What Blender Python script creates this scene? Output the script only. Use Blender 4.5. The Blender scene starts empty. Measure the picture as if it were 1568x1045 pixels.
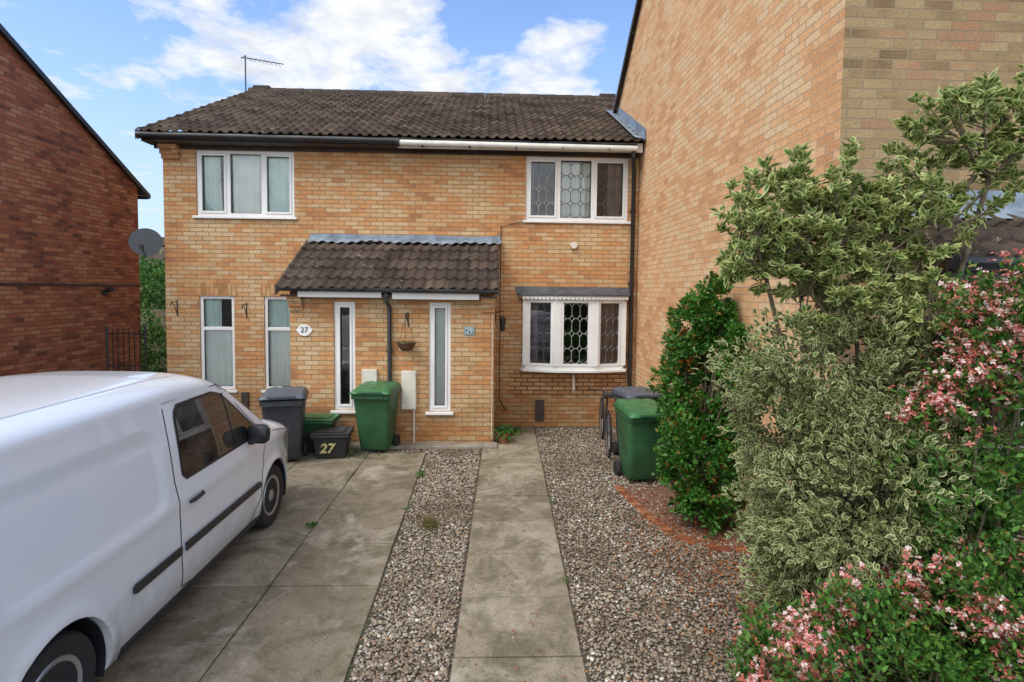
import bpy, math, random, numpy as np
from mathutils import Vector, Matrix, noise
random.seed(7); rng=np.random.default_rng(7)
scene=bpy.context.scene
COL=scene.collection
R=math.radians

# ---------------- materials ----------------
def newmat(name):
    m=bpy.data.materials.new(name); m.use_nodes=True
    nt=m.node_tree; b=nt.nodes['Principled BSDF']
    return m,nt,b
def N(nt,t,**kw):
    n=nt.nodes.new(t)
    for k,v in kw.items(): setattr(n,k,v)
    return n
def setin(n,**kw):
    for k,v in kw.items(): n.inputs[k.replace('_',' ')].default_value=v
def c4(c): return (c[0],c[1],c[2],1)
def mixc(nt,fac,a,b,mode='MIX'):
    n=N(nt,'ShaderNodeMix',data_type='RGBA',blend_type=mode)
    for idx,v in ((0,fac),(6,a),(7,b)):
        if isinstance(v,bpy.types.NodeSocket): nt.links.new(v,n.inputs[idx])
        elif isinstance(v,(int,float)): n.inputs[idx].default_value=v
        else: n.inputs[idx].default_value=c4(v)
    return n.outputs[2]
def ramp(nt,fac,stops,interp='LINEAR'):
    r=N(nt,'ShaderNodeValToRGB'); cr=r.color_ramp; cr.interpolation=interp
    while len(cr.elements)<len(stops): cr.elements.new(.5)
    for e,(p,c) in zip(cr.elements,stops):
        e.position=p; e.color=c4(c) if not isinstance(c,(int,float)) else (c,c,c,1)
    nt.links.new(fac,r.inputs[0]); return r.outputs[0]
def noise_n(nt,vec,scale,detail=4,rough=.55,dist=0):
    n=N(nt,'ShaderNodeTexNoise'); setin(n,Scale=scale,Detail=detail,Roughness=rough,Distortion=dist)
    if vec is not None: nt.links.new(vec,n.inputs['Vector'])
    return n.outputs['Fac']
def pos(nt): return N(nt,'ShaderNodeNewGeometry').outputs['Position']
def bump(nt,b,h,strength=.3,dist=.01):
    n=N(nt,'ShaderNodeBump'); setin(n,Strength=strength,Distance=dist)
    nt.links.new(h,n.inputs['Height']); nt.links.new(n.outputs[0],b.inputs['Normal'])
def simple(name,col,rough=.5,metal=0,var=.25,scale=6,bmp=0,spec=.5,bscale=60):
    m,nt,b=newmat(name); p=pos(nt)
    f=noise_n(nt,p,scale,4,.6)
    r=ramp(nt,f,[(.3,[c*(1-var) for c in col]),(.7,[min(1,c*(1+var)) for c in col])])
    nt.links.new(r,b.inputs['Base Color']); setin(b,Roughness=rough,Metallic=metal)
    b.inputs['Specular IOR Level'].default_value=spec
    if bmp: bump(nt,b,noise_n(nt,p,bscale,2),bmp,.005)
    return m
def brick(name,stops,mortar,dirt=(.58,.51,.43),dirtamt=.35,soldier=False,mort=.006,big=.6,base_dirt=True):
    m,nt,b=newmat(name)
    uv=N(nt,'ShaderNodeUVMap').outputs[0]
    if soldier:
        mp=N(nt,'ShaderNodeMapping'); mp.inputs['Rotation'].default_value=(0,0,R(90)); nt.links.new(uv,mp.inputs[0]); uv=mp.outputs[0]
    bt=N(nt,'ShaderNodeTexBrick'); setin(bt,Scale=1.0,Bias=0.0)
    bt.inputs['Color1'].default_value=(0,0,0,1); bt.inputs['Color2'].default_value=(1,1,1,1); bt.inputs['Mortar'].default_value=(.5,.5,.5,1)
    bt.inputs['Mortar Size'].default_value=mort; bt.inputs['Mortar Smooth'].default_value=.25
    bt.inputs['Brick Width'].default_value=.225; bt.inputs['Row Height'].default_value=.075
    nt.links.new(uv,bt.inputs['Vector'])
    p=pos(nt)
    patch=noise_n(nt,p,1.3,3,.6)
    ad=N(nt,'ShaderNodeMath',operation='MULTIPLY_ADD'); nt.links.new(patch,ad.inputs[0]); ad.inputs[1].default_value=1.3; 
    s2=N(nt,'ShaderNodeMath',operation='MULTIPLY_ADD'); nt.links.new(bt.outputs['Color'],s2.inputs[0]); s2.inputs[1].default_value=.62; s2.inputs[2].default_value=-.46
    nt.links.new(s2.outputs[0],ad.inputs[2])
    c=ramp(nt,ad.outputs[0],stops)
    fn=noise_n(nt,p,45,3,.75)
    fine=ramp(nt,fn,[(.3,.74),(.7,1.16)])
    c=mixc(nt,1,c,fine,'MULTIPLY')
    mcol=mixc(nt,patch,mortar,[k*.6 for k in mortar])
    c=mixc(nt,bt.outputs['Fac'],c,mcol)
    d=ramp(nt,noise_n(nt,p,big,4,.65,.6),[(.42,0.),(.75,dirtamt)])
    c=mixc(nt,d,c,mixc(nt,1,c,dirt,'MULTIPLY'))
    if base_dirt:
        sp=N(nt,'ShaderNodeSeparateXYZ'); nt.links.new(p,sp.inputs[0])
        mm=N(nt,'ShaderNodeMath',operation='MULTIPLY_ADD'); nt.links.new(patch,mm.inputs[0]); mm.inputs[1].default_value=-.9; nt.links.new(sp.outputs[2],mm.inputs[2])
        g=ramp(nt,mm.outputs[0],[(0.0,.6),(.3,0.)])
        c=mixc(nt,g,c,mixc(nt,1,c,(.6,.56,.48),'MULTIPLY'))
    nt.links.new(c,b.inputs['Base Color']); setin(b,Roughness=.9); b.inputs['Specular IOR Level'].default_value=.25
    inv=N(nt,'ShaderNodeMath',operation='MULTIPLY_ADD'); nt.links.new(bt.outputs['Fac'],inv.inputs[0]); inv.inputs[1].default_value=-1.; 
    nm=N(nt,'ShaderNodeMath',operation='MULTIPLY'); nt.links.new(fn,nm.inputs[0]); nm.inputs[1].default_value=.7
    nt.links.new(nm.outputs[0],inv.inputs[2])
    bump(nt,b,inv.outputs[0],.8,.008)
    return m

M={}
M['brick']=brick('buff_brick',[(.08,(.42,.20,.095)),(.28,(.60,.285,.115)),(.45,(.63,.345,.155)),(.62,(.58,.38,.20)),(.8,(.66,.46,.265))],(.34,.25,.16))
M['soldier']=brick('buff_brick_soldier',[(.1,(.40,.19,.085)),(.5,(.60,.30,.12)),(.8,(.60,.37,.18))],(.33,.24,.15),soldier=True)
M['brick_r']=brick('peach_brick',[(.1,(.58,.30,.145)),(.35,(.70,.385,.185)),(.6,(.75,.47,.255)),(.8,(.73,.52,.31))],(.60,.42,.27),dirtamt=.2)
M['brick_f']=brick('tan_brick',[(.1,(.22,.145,.08)),(.35,(.36,.25,.13)),(.6,(.42,.31,.17)),(.8,(.40,.23,.13))],(.40,.31,.20))
M['brick_red']=brick('red_brick',[(.1,(.18,.06,.04)),(.35,(.37,.11,.055)),(.6,(.46,.16,.075)),(.8,(.52,.23,.12))],(.24,.16,.11),mort=.008)
M['brick_bay']=brick('bay_brick',[(.1,(.42,.21,.10)),(.5,(.60,.33,.15)),(.8,(.60,.40,.22))],(.15,.10,.065),mort=.010)
M['white']=simple('white_upvc',(.80,.81,.80),.35,var=.05,scale=3)
M['white_dirty']=simple('white_fascia',(.70,.70,.67),.5,var=.15,scale=5)
M['black']=simple('black_plastic',(.022,.022,.024),.45,var=.3)
M['brownfascia']=simple('brown_fascia',(.05,.035,.028),.55,var=.4)
M['lead']=simple('lead_flashing',(.21,.26,.32),.6,metal=.2,var=.4,scale=7,bmp=.3)
M['lead_dark']=simple('lead_flat_roof',(.075,.085,.10),.6,metal=.1,var=.4,scale=7,bmp=.3)
M['cream']=simple('cream_box',(.66,.63,.55),.5,var=.08)
M['darkbox']=simple('dark_interior',(.02,.02,.02),.9)
M['room']=simple('room_wall',(.22,.20,.17),.9)
M['curtain']=simple('curtain',(.72,.86,.82),.9,var=.1,scale=3)
M['curtain2']=simple('net_curtain',(.85,.88,.85),.9,var=.08,scale=3)
M['curtdark']=simple('dark_curtain',(.28,.22,.22),.9,var=.2)
M['leadcame']=simple('lead_came',(.16,.17,.18),.45,metal=.3)
M['leadcame2']=simple('lead_came_light',(.42,.44,.45),.5,metal=.2)
M['concrete_step']=simple('step_concrete',(.26,.23,.19),.9,var=.3,bmp=.4)
M['bark']=simple('bark',(.13,.10,.07),.9,var=.4,scale=20,bmp=.5)
M['tyre']=simple('tyre_rubber',(.018,.018,.02),.75,var=.3)
M['alloy']=simple('wheel_silver',(.42,.43,.44),.35,metal=.7,var=.1)
M['binred']=simple('terracotta',(.35,.13,.07),.8)
M['coir']=simple('coir_liner',(.13,.06,.03),.95,var=.4,scale=40)
M['bingreen']=simple('green_bin_plastic',(.028,.105,.042),.5,var=.3,scale=4,bmp=.1)
M['bingreenlid']=simple('green_lid_plastic',(.045,.16,.06),.5,var=.3,scale=7)
M['bingrey']=simple('grey_bin_plastic',(.045,.05,.058),.5,var=.2,scale=4,bmp=.1)
M['bingreylid']=simple('grey_lid_plastic',(.085,.10,.13),.5,var=.2)
M['teal']=simple('teal_sign',(.05,.2,.25),.4,var=.1)
M['yellow']=simple('yellow_paint',(.50,.44,.20),.7,var=.4,scale=30)
M['woodchip']=simple('woodchip',(.17,.075,.045),.95,var=.6,scale=60,bmp=1,bscale=90)
M['fence']=simple('timber_fence',(.2,.15,.1),.9,var=.3,scale=8,bmp=.4)

def glassmat(name,tint=(.93,.96,.96),alpha=.96):
    m,nt,b=newmat(name); nt.nodes.remove(b)
    o=nt.nodes['Material Output']
    t=N(nt,'ShaderNodeBsdfTransparent'); t.inputs[0].default_value=c4([c*alpha for c in tint])
    g=N(nt,'ShaderNodeBsdfGlossy'); g.inputs['Roughness'].default_value=.015; g.inputs[0].default_value=(1,1,1,1)
    fr=N(nt,'ShaderNodeFresnel'); fr.inputs[0].default_value=1.75
    p=pos(nt); bn=N(nt,'ShaderNodeBump'); setin(bn,Strength=.05,Distance=.02); nt.links.new(noise_n(nt,p,2.5,1),bn.inputs['Height']); nt.links.new(bn.outputs[0],g.inputs['Normal'])
    mx=N(nt,'ShaderNodeMixShader')
    nt.links.new(fr.outputs[0],mx.inputs[0]); nt.links.new(t.outputs[0],mx.inputs[1]); nt.links.new(g.outputs[0],mx.inputs[2]); nt.links.new(mx.outputs[0],o.inputs[0])
    return m
M['glass']=glassmat('window_glass')
def carglass():
    m,nt,b=newmat('car_glass'); p=pos(nt)
    r=ramp(nt,noise_n(nt,p,3,3),[(.35,(.012,.014,.014)),(.65,(.06,.055,.05))]); nt.links.new(r,b.inputs['Base Color'])
    setin(b,Roughness=.03); b.inputs['Specular IOR Level'].default_value=.8; return m
M['carglass']=carglass()
def vanpaint():
    m,nt,b=newmat('van_white_paint'); p=pos(nt)
    sp=N(nt,'ShaderNodeSeparateXYZ'); nt.links.new(p,sp.inputs[0])
    mm=N(nt,'ShaderNodeMath',operation='MULTIPLY_ADD'); nt.links.new(noise_n(nt,p,5,4,.7),mm.inputs[0]); mm.inputs[1].default_value=-.7; nt.links.new(sp.outputs[2],mm.inputs[2])
    g=ramp(nt,mm.outputs[0],[(-.0,.45),(.3,.0)])
    c=mixc(nt,g,(.74,.78,.83),(.38,.35,.31))
    c=mixc(nt,ramp(nt,noise_n(nt,p,1.5,4,.7),[(.45,0.),(.8,.15)]),c,(.55,.55,.53))
    nt.links.new(c,b.inputs['Base Color']); setin(b,Roughness=.22); b.inputs['Coat Weight'].default_value=.7; b.inputs['Coat Roughness'].default_value=.04
    return m
M['paint']=vanpaint()
def tilemat():
    m,nt,b=newmat('roof_tiles'); uv=N(nt,'ShaderNodeUVMap').outputs[0]
    fl=N(nt,'ShaderNodeVectorMath',operation='FLOOR'); nt.links.new(uv,fl.inputs[0])
    wn=N(nt,'ShaderNodeTexWhiteNoise',noise_dimensions='2D'); nt.links.new(fl.outputs[0],wn.inputs['Vector'])
    p=pos(nt)
    c=ramp(nt,wn.outputs['Value'],[(0,(.036,.024,.019)),(.5,(.066,.045,.035)),(1,(.115,.08,.06))])
    c=mixc(nt,ramp(nt,noise_n(nt,p,1.2,4,.7),[(.4,0.),(.7,.5)]),c,(.10,.078,.058))
    c=mixc(nt,ramp(nt,noise_n(nt,p,11,4,.78),[(.62,0.),(.67,.85)]),c,(.30,.27,.20))
    c=mixc(nt,ramp(nt,noise_n(nt,p,7,4,.7),[(.60,0.),(.66,.7)]),c,(.05,.055,.025))
    # darker towards the upper end of each course, paler at its lower edge
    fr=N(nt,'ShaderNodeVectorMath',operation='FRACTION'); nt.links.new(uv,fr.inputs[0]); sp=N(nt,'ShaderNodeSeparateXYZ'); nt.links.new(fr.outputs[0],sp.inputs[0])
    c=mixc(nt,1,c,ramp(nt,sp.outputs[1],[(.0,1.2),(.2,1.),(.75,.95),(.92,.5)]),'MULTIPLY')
    nt.links.new(c,b.inputs['Base Color']); setin(b,Roughness=.85); b.inputs['Specular IOR Level'].default_value=.3
    return m
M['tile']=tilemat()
def slabmat():
    m,nt,b=newmat('concrete_slabs'); p=pos(nt)
    g=N(nt,'ShaderNodeNewGeometry').outputs['Random Per Island']
    c=ramp(nt,g,[(0,(.19,.155,.11)),(.5,(.25,.21,.15)),(1,(.32,.275,.205))])
    c=mixc(nt,ramp(nt,noise_n(nt,p,2.2,5,.74,.6),[(.42,0.),(.60,.8)]),c,(.12,.102,.062))
    c=mixc(nt,ramp(nt,noise_n(nt,p,1.1,4,.78,.5),[(.5,0.),(.64,.7)]),c,(.42,.37,.29))
    c=mixc(nt,ramp(nt,noise_n(nt,p,20,4,.8),[(.54,0.),(.66,.6)]),c,(.095,.085,.05))
    c=mixc(nt,1,c,ramp(nt,noise_n(nt,p,130,2,.7),[(.3,.68),(.7,1.27)]),'MULTIPLY')
    nt.links.new(c,b.inputs['Base Color']); setin(b,Roughness=.88); b.inputs['Specular IOR Level'].default_value=.3
    bump(nt,b,noise_n(nt,p,110,3,.7),.4,.006); return m
M['slab']=slabmat()
def pebble():
    m,nt,b=newmat('pebbles'); g=N(nt,'ShaderNodeNewGeometry').outputs['Random Per Island']
    c=ramp(nt,g,[(0,(.06,.05,.04)),(.15,(.15,.125,.095)),(.35,(.27,.225,.165)),(.52,(.36,.285,.19)),(.68,(.34,.32,.28)),(.82,(.25,.145,.085)),(.93,(.45,.41,.34)),(1,(.70,.66,.58))])
    p=pos(nt); c=mixc(nt,ramp(nt,noise_n(nt,p,1.1,4,.75),[(.45,0.),(.64,.7)]),c,(.12,.08,.045))
    nt.links.new(c,b.inputs['Base Color']); setin(b,Roughness=.7); return m
M['pebble']=pebble()
def gravelbase():
    m,nt,b=newmat('gravel_base'); p=pos(nt)
    v=N(nt,'ShaderNodeTexVoronoi'); setin(v,Scale=55); nt.links.new(p,v.inputs['Vector'])
    sp=N(nt,'ShaderNodeSeparateXYZ'); nt.links.new(v.outputs['Color'],sp.inputs[0])
    c=ramp(nt,sp.outputs[0],[(0,(.06,.045,.03)),(.5,(.18,.14,.095)),(1,(.32,.27,.20))])
    c=mixc(nt,ramp(nt,v.outputs['Distance'],[(.0,0.),(.6,.8)]),c,(.05,.037,.025))
    nt.links.new(c,b.inputs['Base Color']); setin(b,Roughness=.9)
    return m
M['gbase']=gravelbase()
M['ground']=simple('ground_soil_grass',(.08,.085,.05),.95,var=.5,scale=1.5,bmp=.5)
M['asphalt']=simple('asphalt',(.06,.06,.06),.9,var=.3,scale=30,bmp=.6,bscale=200)
def leafmat(name,c1,c2,cream=None,thr=(.5,.75),trans=.25,rough=.45,c3=None):
    m,nt,b=newmat(name); o=nt.nodes['Material Output']
    g=N(nt,'ShaderNodeNewGeometry').outputs['Random Per Island']
    st=[(0,c1),(.8,c2)]
    if c3: st=[(0,c1),(.7,c2),(.92,c2),(1,c3)]
    c=ramp(nt,g,st)
    if cream:
        a=N(nt,'ShaderNodeAttribute',attribute_name='edge').outputs['Fac']
        c=mixc(nt,ramp(nt,a,[(thr[0],0.),(thr[1],1.)]),c,cream)
    p=pos(nt); c=mixc(nt,ramp(nt,noise_n(nt,p,3,2),[(.38,0.),(.62,.7)]),c,mixc(nt,1,c,(.6,.65,.52),'MULTIPLY'))
    nt.links.new(c,b.inputs['Base Color']); setin(b,Roughness=rough); b.inputs['Specular IOR Level'].default_value=.4
    t=N(nt,'ShaderNodeBsdfTranslucent'); nt.links.new(c,t.inputs[0])
    mx=N(nt,'ShaderNodeMixShader'); mx.inputs[0].default_value=trans
    nt.links.new(b.outputs[0],mx.inputs[1]); nt.links.new(t.outputs[0],mx.inputs[2]); nt.links.new(mx.outputs[0],o.inputs[0])
    return m
M['varieg']=leafmat('variegated_leaf',(.06,.15,.04),(.15,.25,.06),(.62,.64,.27),(.45,.85),trans=.32)
M['varieg2']=leafmat('variegated_small_leaf',(.04,.095,.032),(.11,.18,.055),(.62,.62,.32),(.48,.9),trans=.3)
M['green']=leafmat('green_leaf',(.03,.12,.02),(.09,.26,.035),c3=(.34,.10,.03),trans=.3)
M['green2']=leafmat('abelia_leaf',(.035,.12,.025),(.12,.28,.045),c3=(.30,.14,.04),trans=.3)
M['hedge']=leafmat('hedge_leaf',(.04,.12,.02),(.14,.28,.05))
M['petal']=leafmat('pink_petal',(.86,.58,.56),(.90,.78,.75),trans=.3)
M['sepal']=leafmat('red_sepal',(.60,.11,.10),(.76,.28,.24),trans=.3)
M['rust']=leafmat('rust_leaf',(.28,.08,.025),(.55,.19,.05))
M['dry']=leafmat('dry_grass',(.30,.2,.09),(.22,.2,.07))

# ---------------- mesh builder ----------------
def link(o,parent=None):
    COL.objects.link(o)
    if parent: o.parent=parent
    return o
def empty(name,loc=(0,0,0),rot=0):
    e=bpy.data.objects.new(name,None); e.location=loc; e.rotation_euler=(0,0,rot); e.empty_display_size=.2
    COL.objects.link(e); return e
class MB:
    def __init__(s): s.v=[]; s.f=[]; s.T=Matrix.Identity(4)
    def add(s,vs,fs):
        o=len(s.v); s.v+= [tuple(s.T@Vector(v)) for v in vs]; s.f+=[tuple(i+o for i in f) for f in fs]; return s
    def box(s,x0,x1,y0,y1,z0,z1):
        return s.add([(x0,y0,z0),(x1,y0,z0),(x1,y1,z0),(x0,y1,z0),(x0,y0,z1),(x1,y0,z1),(x1,y1,z1),(x0,y1,z1)],
          [(0,3,2,1),(4,5,6,7),(0,1,5,4),(1,2,6,5),(2,3,7,6),(3,0,4,7)])
    def poly(s,pts): return s.add(pts,[tuple(range(len(pts)))])
    def tube(s,pts,r,seg=8,cap=True):
        pts=[Vector(p) for p in pts]; n=len(pts); rs=r if isinstance(r,(list,tuple)) else [r]*n
        vs=[];fs=[]
        up=None
        for i,p in enumerate(pts):
            t=(pts[min(i+1,n-1)]-pts[max(i-1,0)]).normalized()
            if up is None: up=Vector((0,0,1)) if abs(t.z)<.9 else Vector((1,0,0))
            a=t.cross(up).normalized(); b2=t.cross(a).normalized()
            for k in range(seg):
                an=2*math.pi*k/seg; vs.append(p+a*math.cos(an)*rs[i]+b2*math.sin(an)*rs[i])
        for i in range(n-1):
            for k in range(seg):
                k2=(k+1)%seg; fs.append((i*seg+k,i*seg+k2,(i+1)*seg+k2,(i+1)*seg+k))
        if cap: fs.append(tuple(range(seg))); fs.append(tuple((n-1)*seg+k for k in reversed(range(seg))))
        return s.add(vs,fs)
    def lathe(s,prof,axis='z',c=(0,0,0),seg=24):
        vs=[];fs=[];n=len(prof)
        for r_,h in prof:
            for k in range(seg):
                a=2*math.pi*k/seg; x,y=r_*math.cos(a),r_*math.sin(a)
                v={'z':(x,y,h),'x':(h,x,y),'y':(x,h,y)}[axis]
                vs.append((v[0]+c[0],v[1]+c[1],v[2]+c[2]))
        for i in range(n-1):
            for k in range(seg):
                k2=(k+1)%seg; fs.append((i*seg+k,i*seg+k2,(i+1)*seg+k2,(i+1)*seg+k))
        if prof[0][0]>1e-4: fs.append(tuple(range(seg)))
        if prof[-1][0]>1e-4: fs.append(tuple((n-1)*seg+k for k in reversed(range(seg))))
        return s.add(vs,fs)
    def build(s,name,mat,parent=None,smooth=False,bevel=0,recalc=True):
        me=bpy.data.meshes.new(name); me.from_pydata(s.v,[],s.f); me.update()
        if recalc:
            import bmesh
            bm=bmesh.new(); bm.from_mesh(me); bmesh.ops.recalc_face_normals(bm,faces=bm.faces); bm.to_mesh(me); bm.free()
        uv=me.uv_layers.new(name='UVMap')
        for p in me.polygons:
            n=p.normal
            for li in p.loop_indices:
                v=me.vertices[me.loops[li].vertex_index].co
                if abs(n.z)>.8: uv.data[li].uv=(v.x,v.y)
                elif abs(n.x)>abs(n.y): uv.data[li].uv=(v.y,v.z)
                else: uv.data[li].uv=(v.x,v.z)
            if smooth: p.use_smooth=True
        if smooth: me.set_sharp_from_angle(angle=R(38))
        me.materials.append(mat if not isinstance(mat,str) else M[mat])
        o=bpy.data.objects.new(name,me); link(o,parent)
        if bevel:
            b=o.modifiers.new('b','BEVEL'); b.width=bevel; b.segments=2; b.limit_method='ANGLE'
        return o
def np_mesh(name,V,F,mat,parent=None,attrs=None,smooth=False):
    me=bpy.data.meshes.new(name); V=np.asarray(V,dtype=np.float32); F=np.asarray(F,dtype=np.int32)
    k=F.shape[1]
    me.vertices.add(len(V)); me.vertices.foreach_set('co',V.ravel())
    me.loops.add(F.size); me.loops.foreach_set('vertex_index',F.ravel())
    me.polygons.add(len(F)); me.polygons.foreach_set('loop_start',np.arange(0,F.size,k,dtype=np.int32)); 
    if smooth: me.polygons.foreach_set('use_smooth',np.ones(len(F),dtype=bool))
    me.update(calc_edges=True); me.validate()
    for n_,a in (attrs or {}).items():
        at=me.attributes.new(n_,'FLOAT','POINT'); at.data.foreach_set('value',np.asarray(a,dtype=np.float32))
    me.materials.append(M[mat]); o=bpy.data.objects.new(name,me); link(o,parent); return o
def unit(a): return a/np.maximum(np.linalg.norm(a,axis=1,keepdims=True),1e-6)
def leaf_mesh(name,C,D,L,W,mat,parent=None,fold=.25,droop=.12):
    n=len(C); D=unit(D); S=unit(np.cross(D,rng.normal(size=(n,3))+np.array([0,0,1.2]))); Nn=np.cross(S,D)
    L=np.broadcast_to(np.asarray(L).reshape(-1,1),(n,1)); W=np.broadcast_to(np.asarray(W).reshape(-1,1),(n,1))
    prm=[(0,0,0),(.28,.36,1),(.62,.46,1),(1,0,0),(.62,-.46,1),(.28,-.36,1),(.5,0,0)]
    V=np.zeros((n,7,3))
    for i,(a,b,e) in enumerate(prm):
        V[:,i]=C+D*L*a+S*W*b+Nn*(W*fold*e-L*droop*a*a)
    base=np.arange(n)[:,None,None]*7
    F=(np.array([[i,(i+1)%6,6] for i in range(6)])[None]+base).reshape(-1,3)
    edge=np.tile(np.array([1,1,1,1,1,1,0.]),n)
    return np_mesh(name,V.reshape(-1,3),F,mat,parent,{'edge':edge})
def ell_pts(n,c,r,shell=.45,clump=2.2,hole=-.12,seed=0,minz=.03):
    out=[];out_d=[];c=np.array(c);r=np.array(r)
    while len(out)<n:
        d=unit(rng.normal(size=(n,3))); t=1-shell*rng.random((n,1))**1.3
        wob=np.array([noise.noise(Vector(v)*2.2+Vector((seed,0,0)))+.5*noise.noise(Vector(v)*6+Vector((seed,7,0))) for v in (d*r)])*.6+1
        P=c+d*r*t*wob[:,None]
        for p,dd in zip(P,d):
            if p[2]>minz and noise.noise(Vector(p)*clump*2+Vector((seed*3.1,5,1)))>hole: out.append(p); out_d.append(dd)
            if len(out)>=n: break
    return np.array(out),np.array(out_d)

# ---------------- camera ----------------
cam=bpy.data.cameras.new('camera'); co=bpy.data.objects.new('camera',cam); COL.objects.link(co); scene.camera=co
cam.sensor_width=36; cam.lens=850/1568*36; cam.shift_y=-.023; cam.clip_end=2000; cam.clip_start=.05
co.matrix_world=Matrix.Translation((0,0,2.5))@Matrix.Rotation(R(-2.2),4,'Z')@Matrix.Rotation(R(87.1),4,'X')@Matrix.Rotation(R(.6),4,'Z')

# ---------------- world/light ----------------
w=bpy.data.worlds.new('World'); scene.world=w; w.use_nodes=True; nt=w.node_tree
bg=nt.nodes['Background']; sky=N(nt,'ShaderNodeTexSky'); sky.sky_type='NISHITA'; sky.sun_disc=False
sd=Vector((-.75,-.6,1.25)).normalized()
sky.sun_elevation=math.asin(sd.z); sky.sun_rotation=math.atan2(sd.x,sd.y)%(2*math.pi)
sky.air_density=1.0; sky.dust_density=.6; sky.ozone_density=2.0
tc=N(nt,'ShaderNodeTexCoord').outputs['Generated']
sp=N(nt,'ShaderNodeSeparateXYZ'); nt.links.new(tc,sp.inputs[0])
az=N(nt,'ShaderNodeMath',operation='MAXIMUM'); nt.links.new(sp.outputs[2],az.inputs[0]); az.inputs[1].default_value=0
a2=N(nt,'ShaderNodeMath',operation='ADD'); nt.links.new(az.outputs[0],a2.inputs[0]); a2.inputs[1].default_value=.16
cb=N(nt,'ShaderNodeCombineXYZ')
for i in (0,1):
    d=N(nt,'ShaderNodeMath',operation='DIVIDE'); nt.links.new(sp.outputs[i],d.inputs[0]); nt.links.new(a2.outputs[0],d.inputs[1]); nt.links.new(d.outputs[0],cb.inputs[i])
nz=noise_n(nt,cb.outputs[0],3.6,7,.6,.25)
acc=nz
def blob(acc,dirv,k,amt):
    dv=Vector(dirv).normalized()
    dp=N(nt,'ShaderNodeVectorMath',operation='DOT_PRODUCT'); nt.links.new(tc,dp.inputs[0]); dp.inputs[1].default_value=dv
    mr=N(nt,'ShaderNodeMapRange',interpolation_type='SMOOTHSTEP'); nt.links.new(dp.outputs['Value'],mr.inputs[0]); setin(mr,From_Min=k,From_Max=1.0,To_Min=0,To_Max=amt)
    ad=N(nt,'ShaderNodeMath',operation='ADD'); nt.links.new(acc,ad.inputs[0]); nt.links.new(mr.outputs[0],ad.inputs[1]); return ad.outputs[0]
acc=blob(acc,(-.19,1,.385),.982,.22)
acc=blob(acc,(-.46,1,.42),.990,.17)
acc=blob(acc,(.10,1,.35),.990,.19)
acc=blob(acc,(-.26,1,.54),.992,.15)
acc=blob(acc,(-.76,1,.34),.988,.07)
acc=blob(acc,(-.6,-1,.9),.0,.34)  # unseen cloud cover behind the camera, added to brighten the facade
cl=ramp(nt,acc,[(.58,0.),(.65,.5),(.75,1.)])
hz=ramp(nt,sp.outputs[2],[(.0,.9),(.16,.62),(.28,.28),(.45,.08)])
skyc=mixc(nt,1,sky.outputs[0],(1.35,1.58,1.88),'MULTIPLY')
skyc=mixc(nt,hz,skyc,(4.5,5.4,6.6))
shade=ramp(nt,noise_n(nt,cb.outputs[0],6,3,.6),[(.32,(5.0,5.3,6.0)),(.55,(6.6,6.7,6.8))])
skyc=mixc(nt,cl,skyc,shade)
# unseen sky behind the camera, brightened as added fill on van and facade
rear_fill=N(nt,'ShaderNodeMapRange',interpolation_type='SMOOTHSTEP'); nt.links.new(sp.outputs[1],rear_fill.inputs[0]); setin(rear_fill,From_Min=.1,From_Max=-.8,To_Min=1.0,To_Max=1.75)
sc=N(nt,'ShaderNodeVectorMath',operation='SCALE'); nt.links.new(skyc,sc.inputs[0]); nt.links.new(rear_fill.outputs[0],sc.inputs['Scale'])
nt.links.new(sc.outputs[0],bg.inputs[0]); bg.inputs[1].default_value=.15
sl=bpy.data.lights.new('sun','SUN'); sl.energy=2.7; sl.angle=R(35); sl.color=(1,.955,.90)
so=bpy.data.objects.new('sun',sl); COL.objects.link(so); so.rotation_euler=(-sd).to_track_quat('-Z','Y').to_euler()
scene.view_settings.view_transform='Standard'; scene.view_settings.look='None'; scene.view_settings.exposure=0

# ---------------- ground ----------------
g=MB()
g.poly([(-400,-200,-.03),(400,-200,-.03),(400,800,-.03),(-400,800,-.03)]); g.build('ground','ground')
MB().poly([(-60,-9,-.012),(60,-9,-.012),(60,-3.5,-.012),(-60,-3.5,-.012)]).build('road','asphalt')
MB().box(-60,60,-3.5,-1.6,-.1,.0).build('pavement','slab',bevel=.01)
MB().poly([(-1.0,-1.5,-.006),(2.66,-1.5,-.006),(2.66,10,-.006),(-1.0,10,-.006)]).build('gravel_bed','gbase')
MB().poly([(-8,-1.5,-.010),(-.9,-1.5,-.010),(-.9,10,-.010),(-8,10,-.010)]).build('driveway_base','gbase')
def slabs(name,xfun,cols,y0,y1,ln,zt=.012):
    b=MB(); y=y0; 
    while y<y1-.05:
        ye=min(y+ln,y1)
        for i in range(cols):
            gp=.005
            z=zt+random.uniform(-.004,.004)
            xa0,xa1=xfun(y,i),xfun(ye,i); xb0,xb1=xfun(y,i+1),xfun(ye,i+1)
            j=lambda:random.uniform(-.004,.004)
            v=[(xa0+gp+j(),y+gp+j(),-.02),(xb0-gp+j(),y+gp+j(),-.02),(xb1-gp+j(),ye-gp+j(),-.02),(xa1+gp+j(),ye-gp+j(),-.02)]
            vt=[(p[0],p[1],z+random.uniform(-.003,.003)) for p in v]
            b.add(v+vt,[(4,5,6,7),(0,1,5,4),(1,2,6,5),(2,3,7,6),(3,0,4,7)])
        y=ye
    return b.build(name,'slab',bevel=.006)
slabs('garden_path',lambda y,i:-.33+.0253*y+.885*i,1,-1.5,9.98,.735)
slabs('driveway',lambda y,i:-4.57+.917*i-.012*(y-3.5)*(i>3),4,-1.5,8.35,.76)
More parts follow.
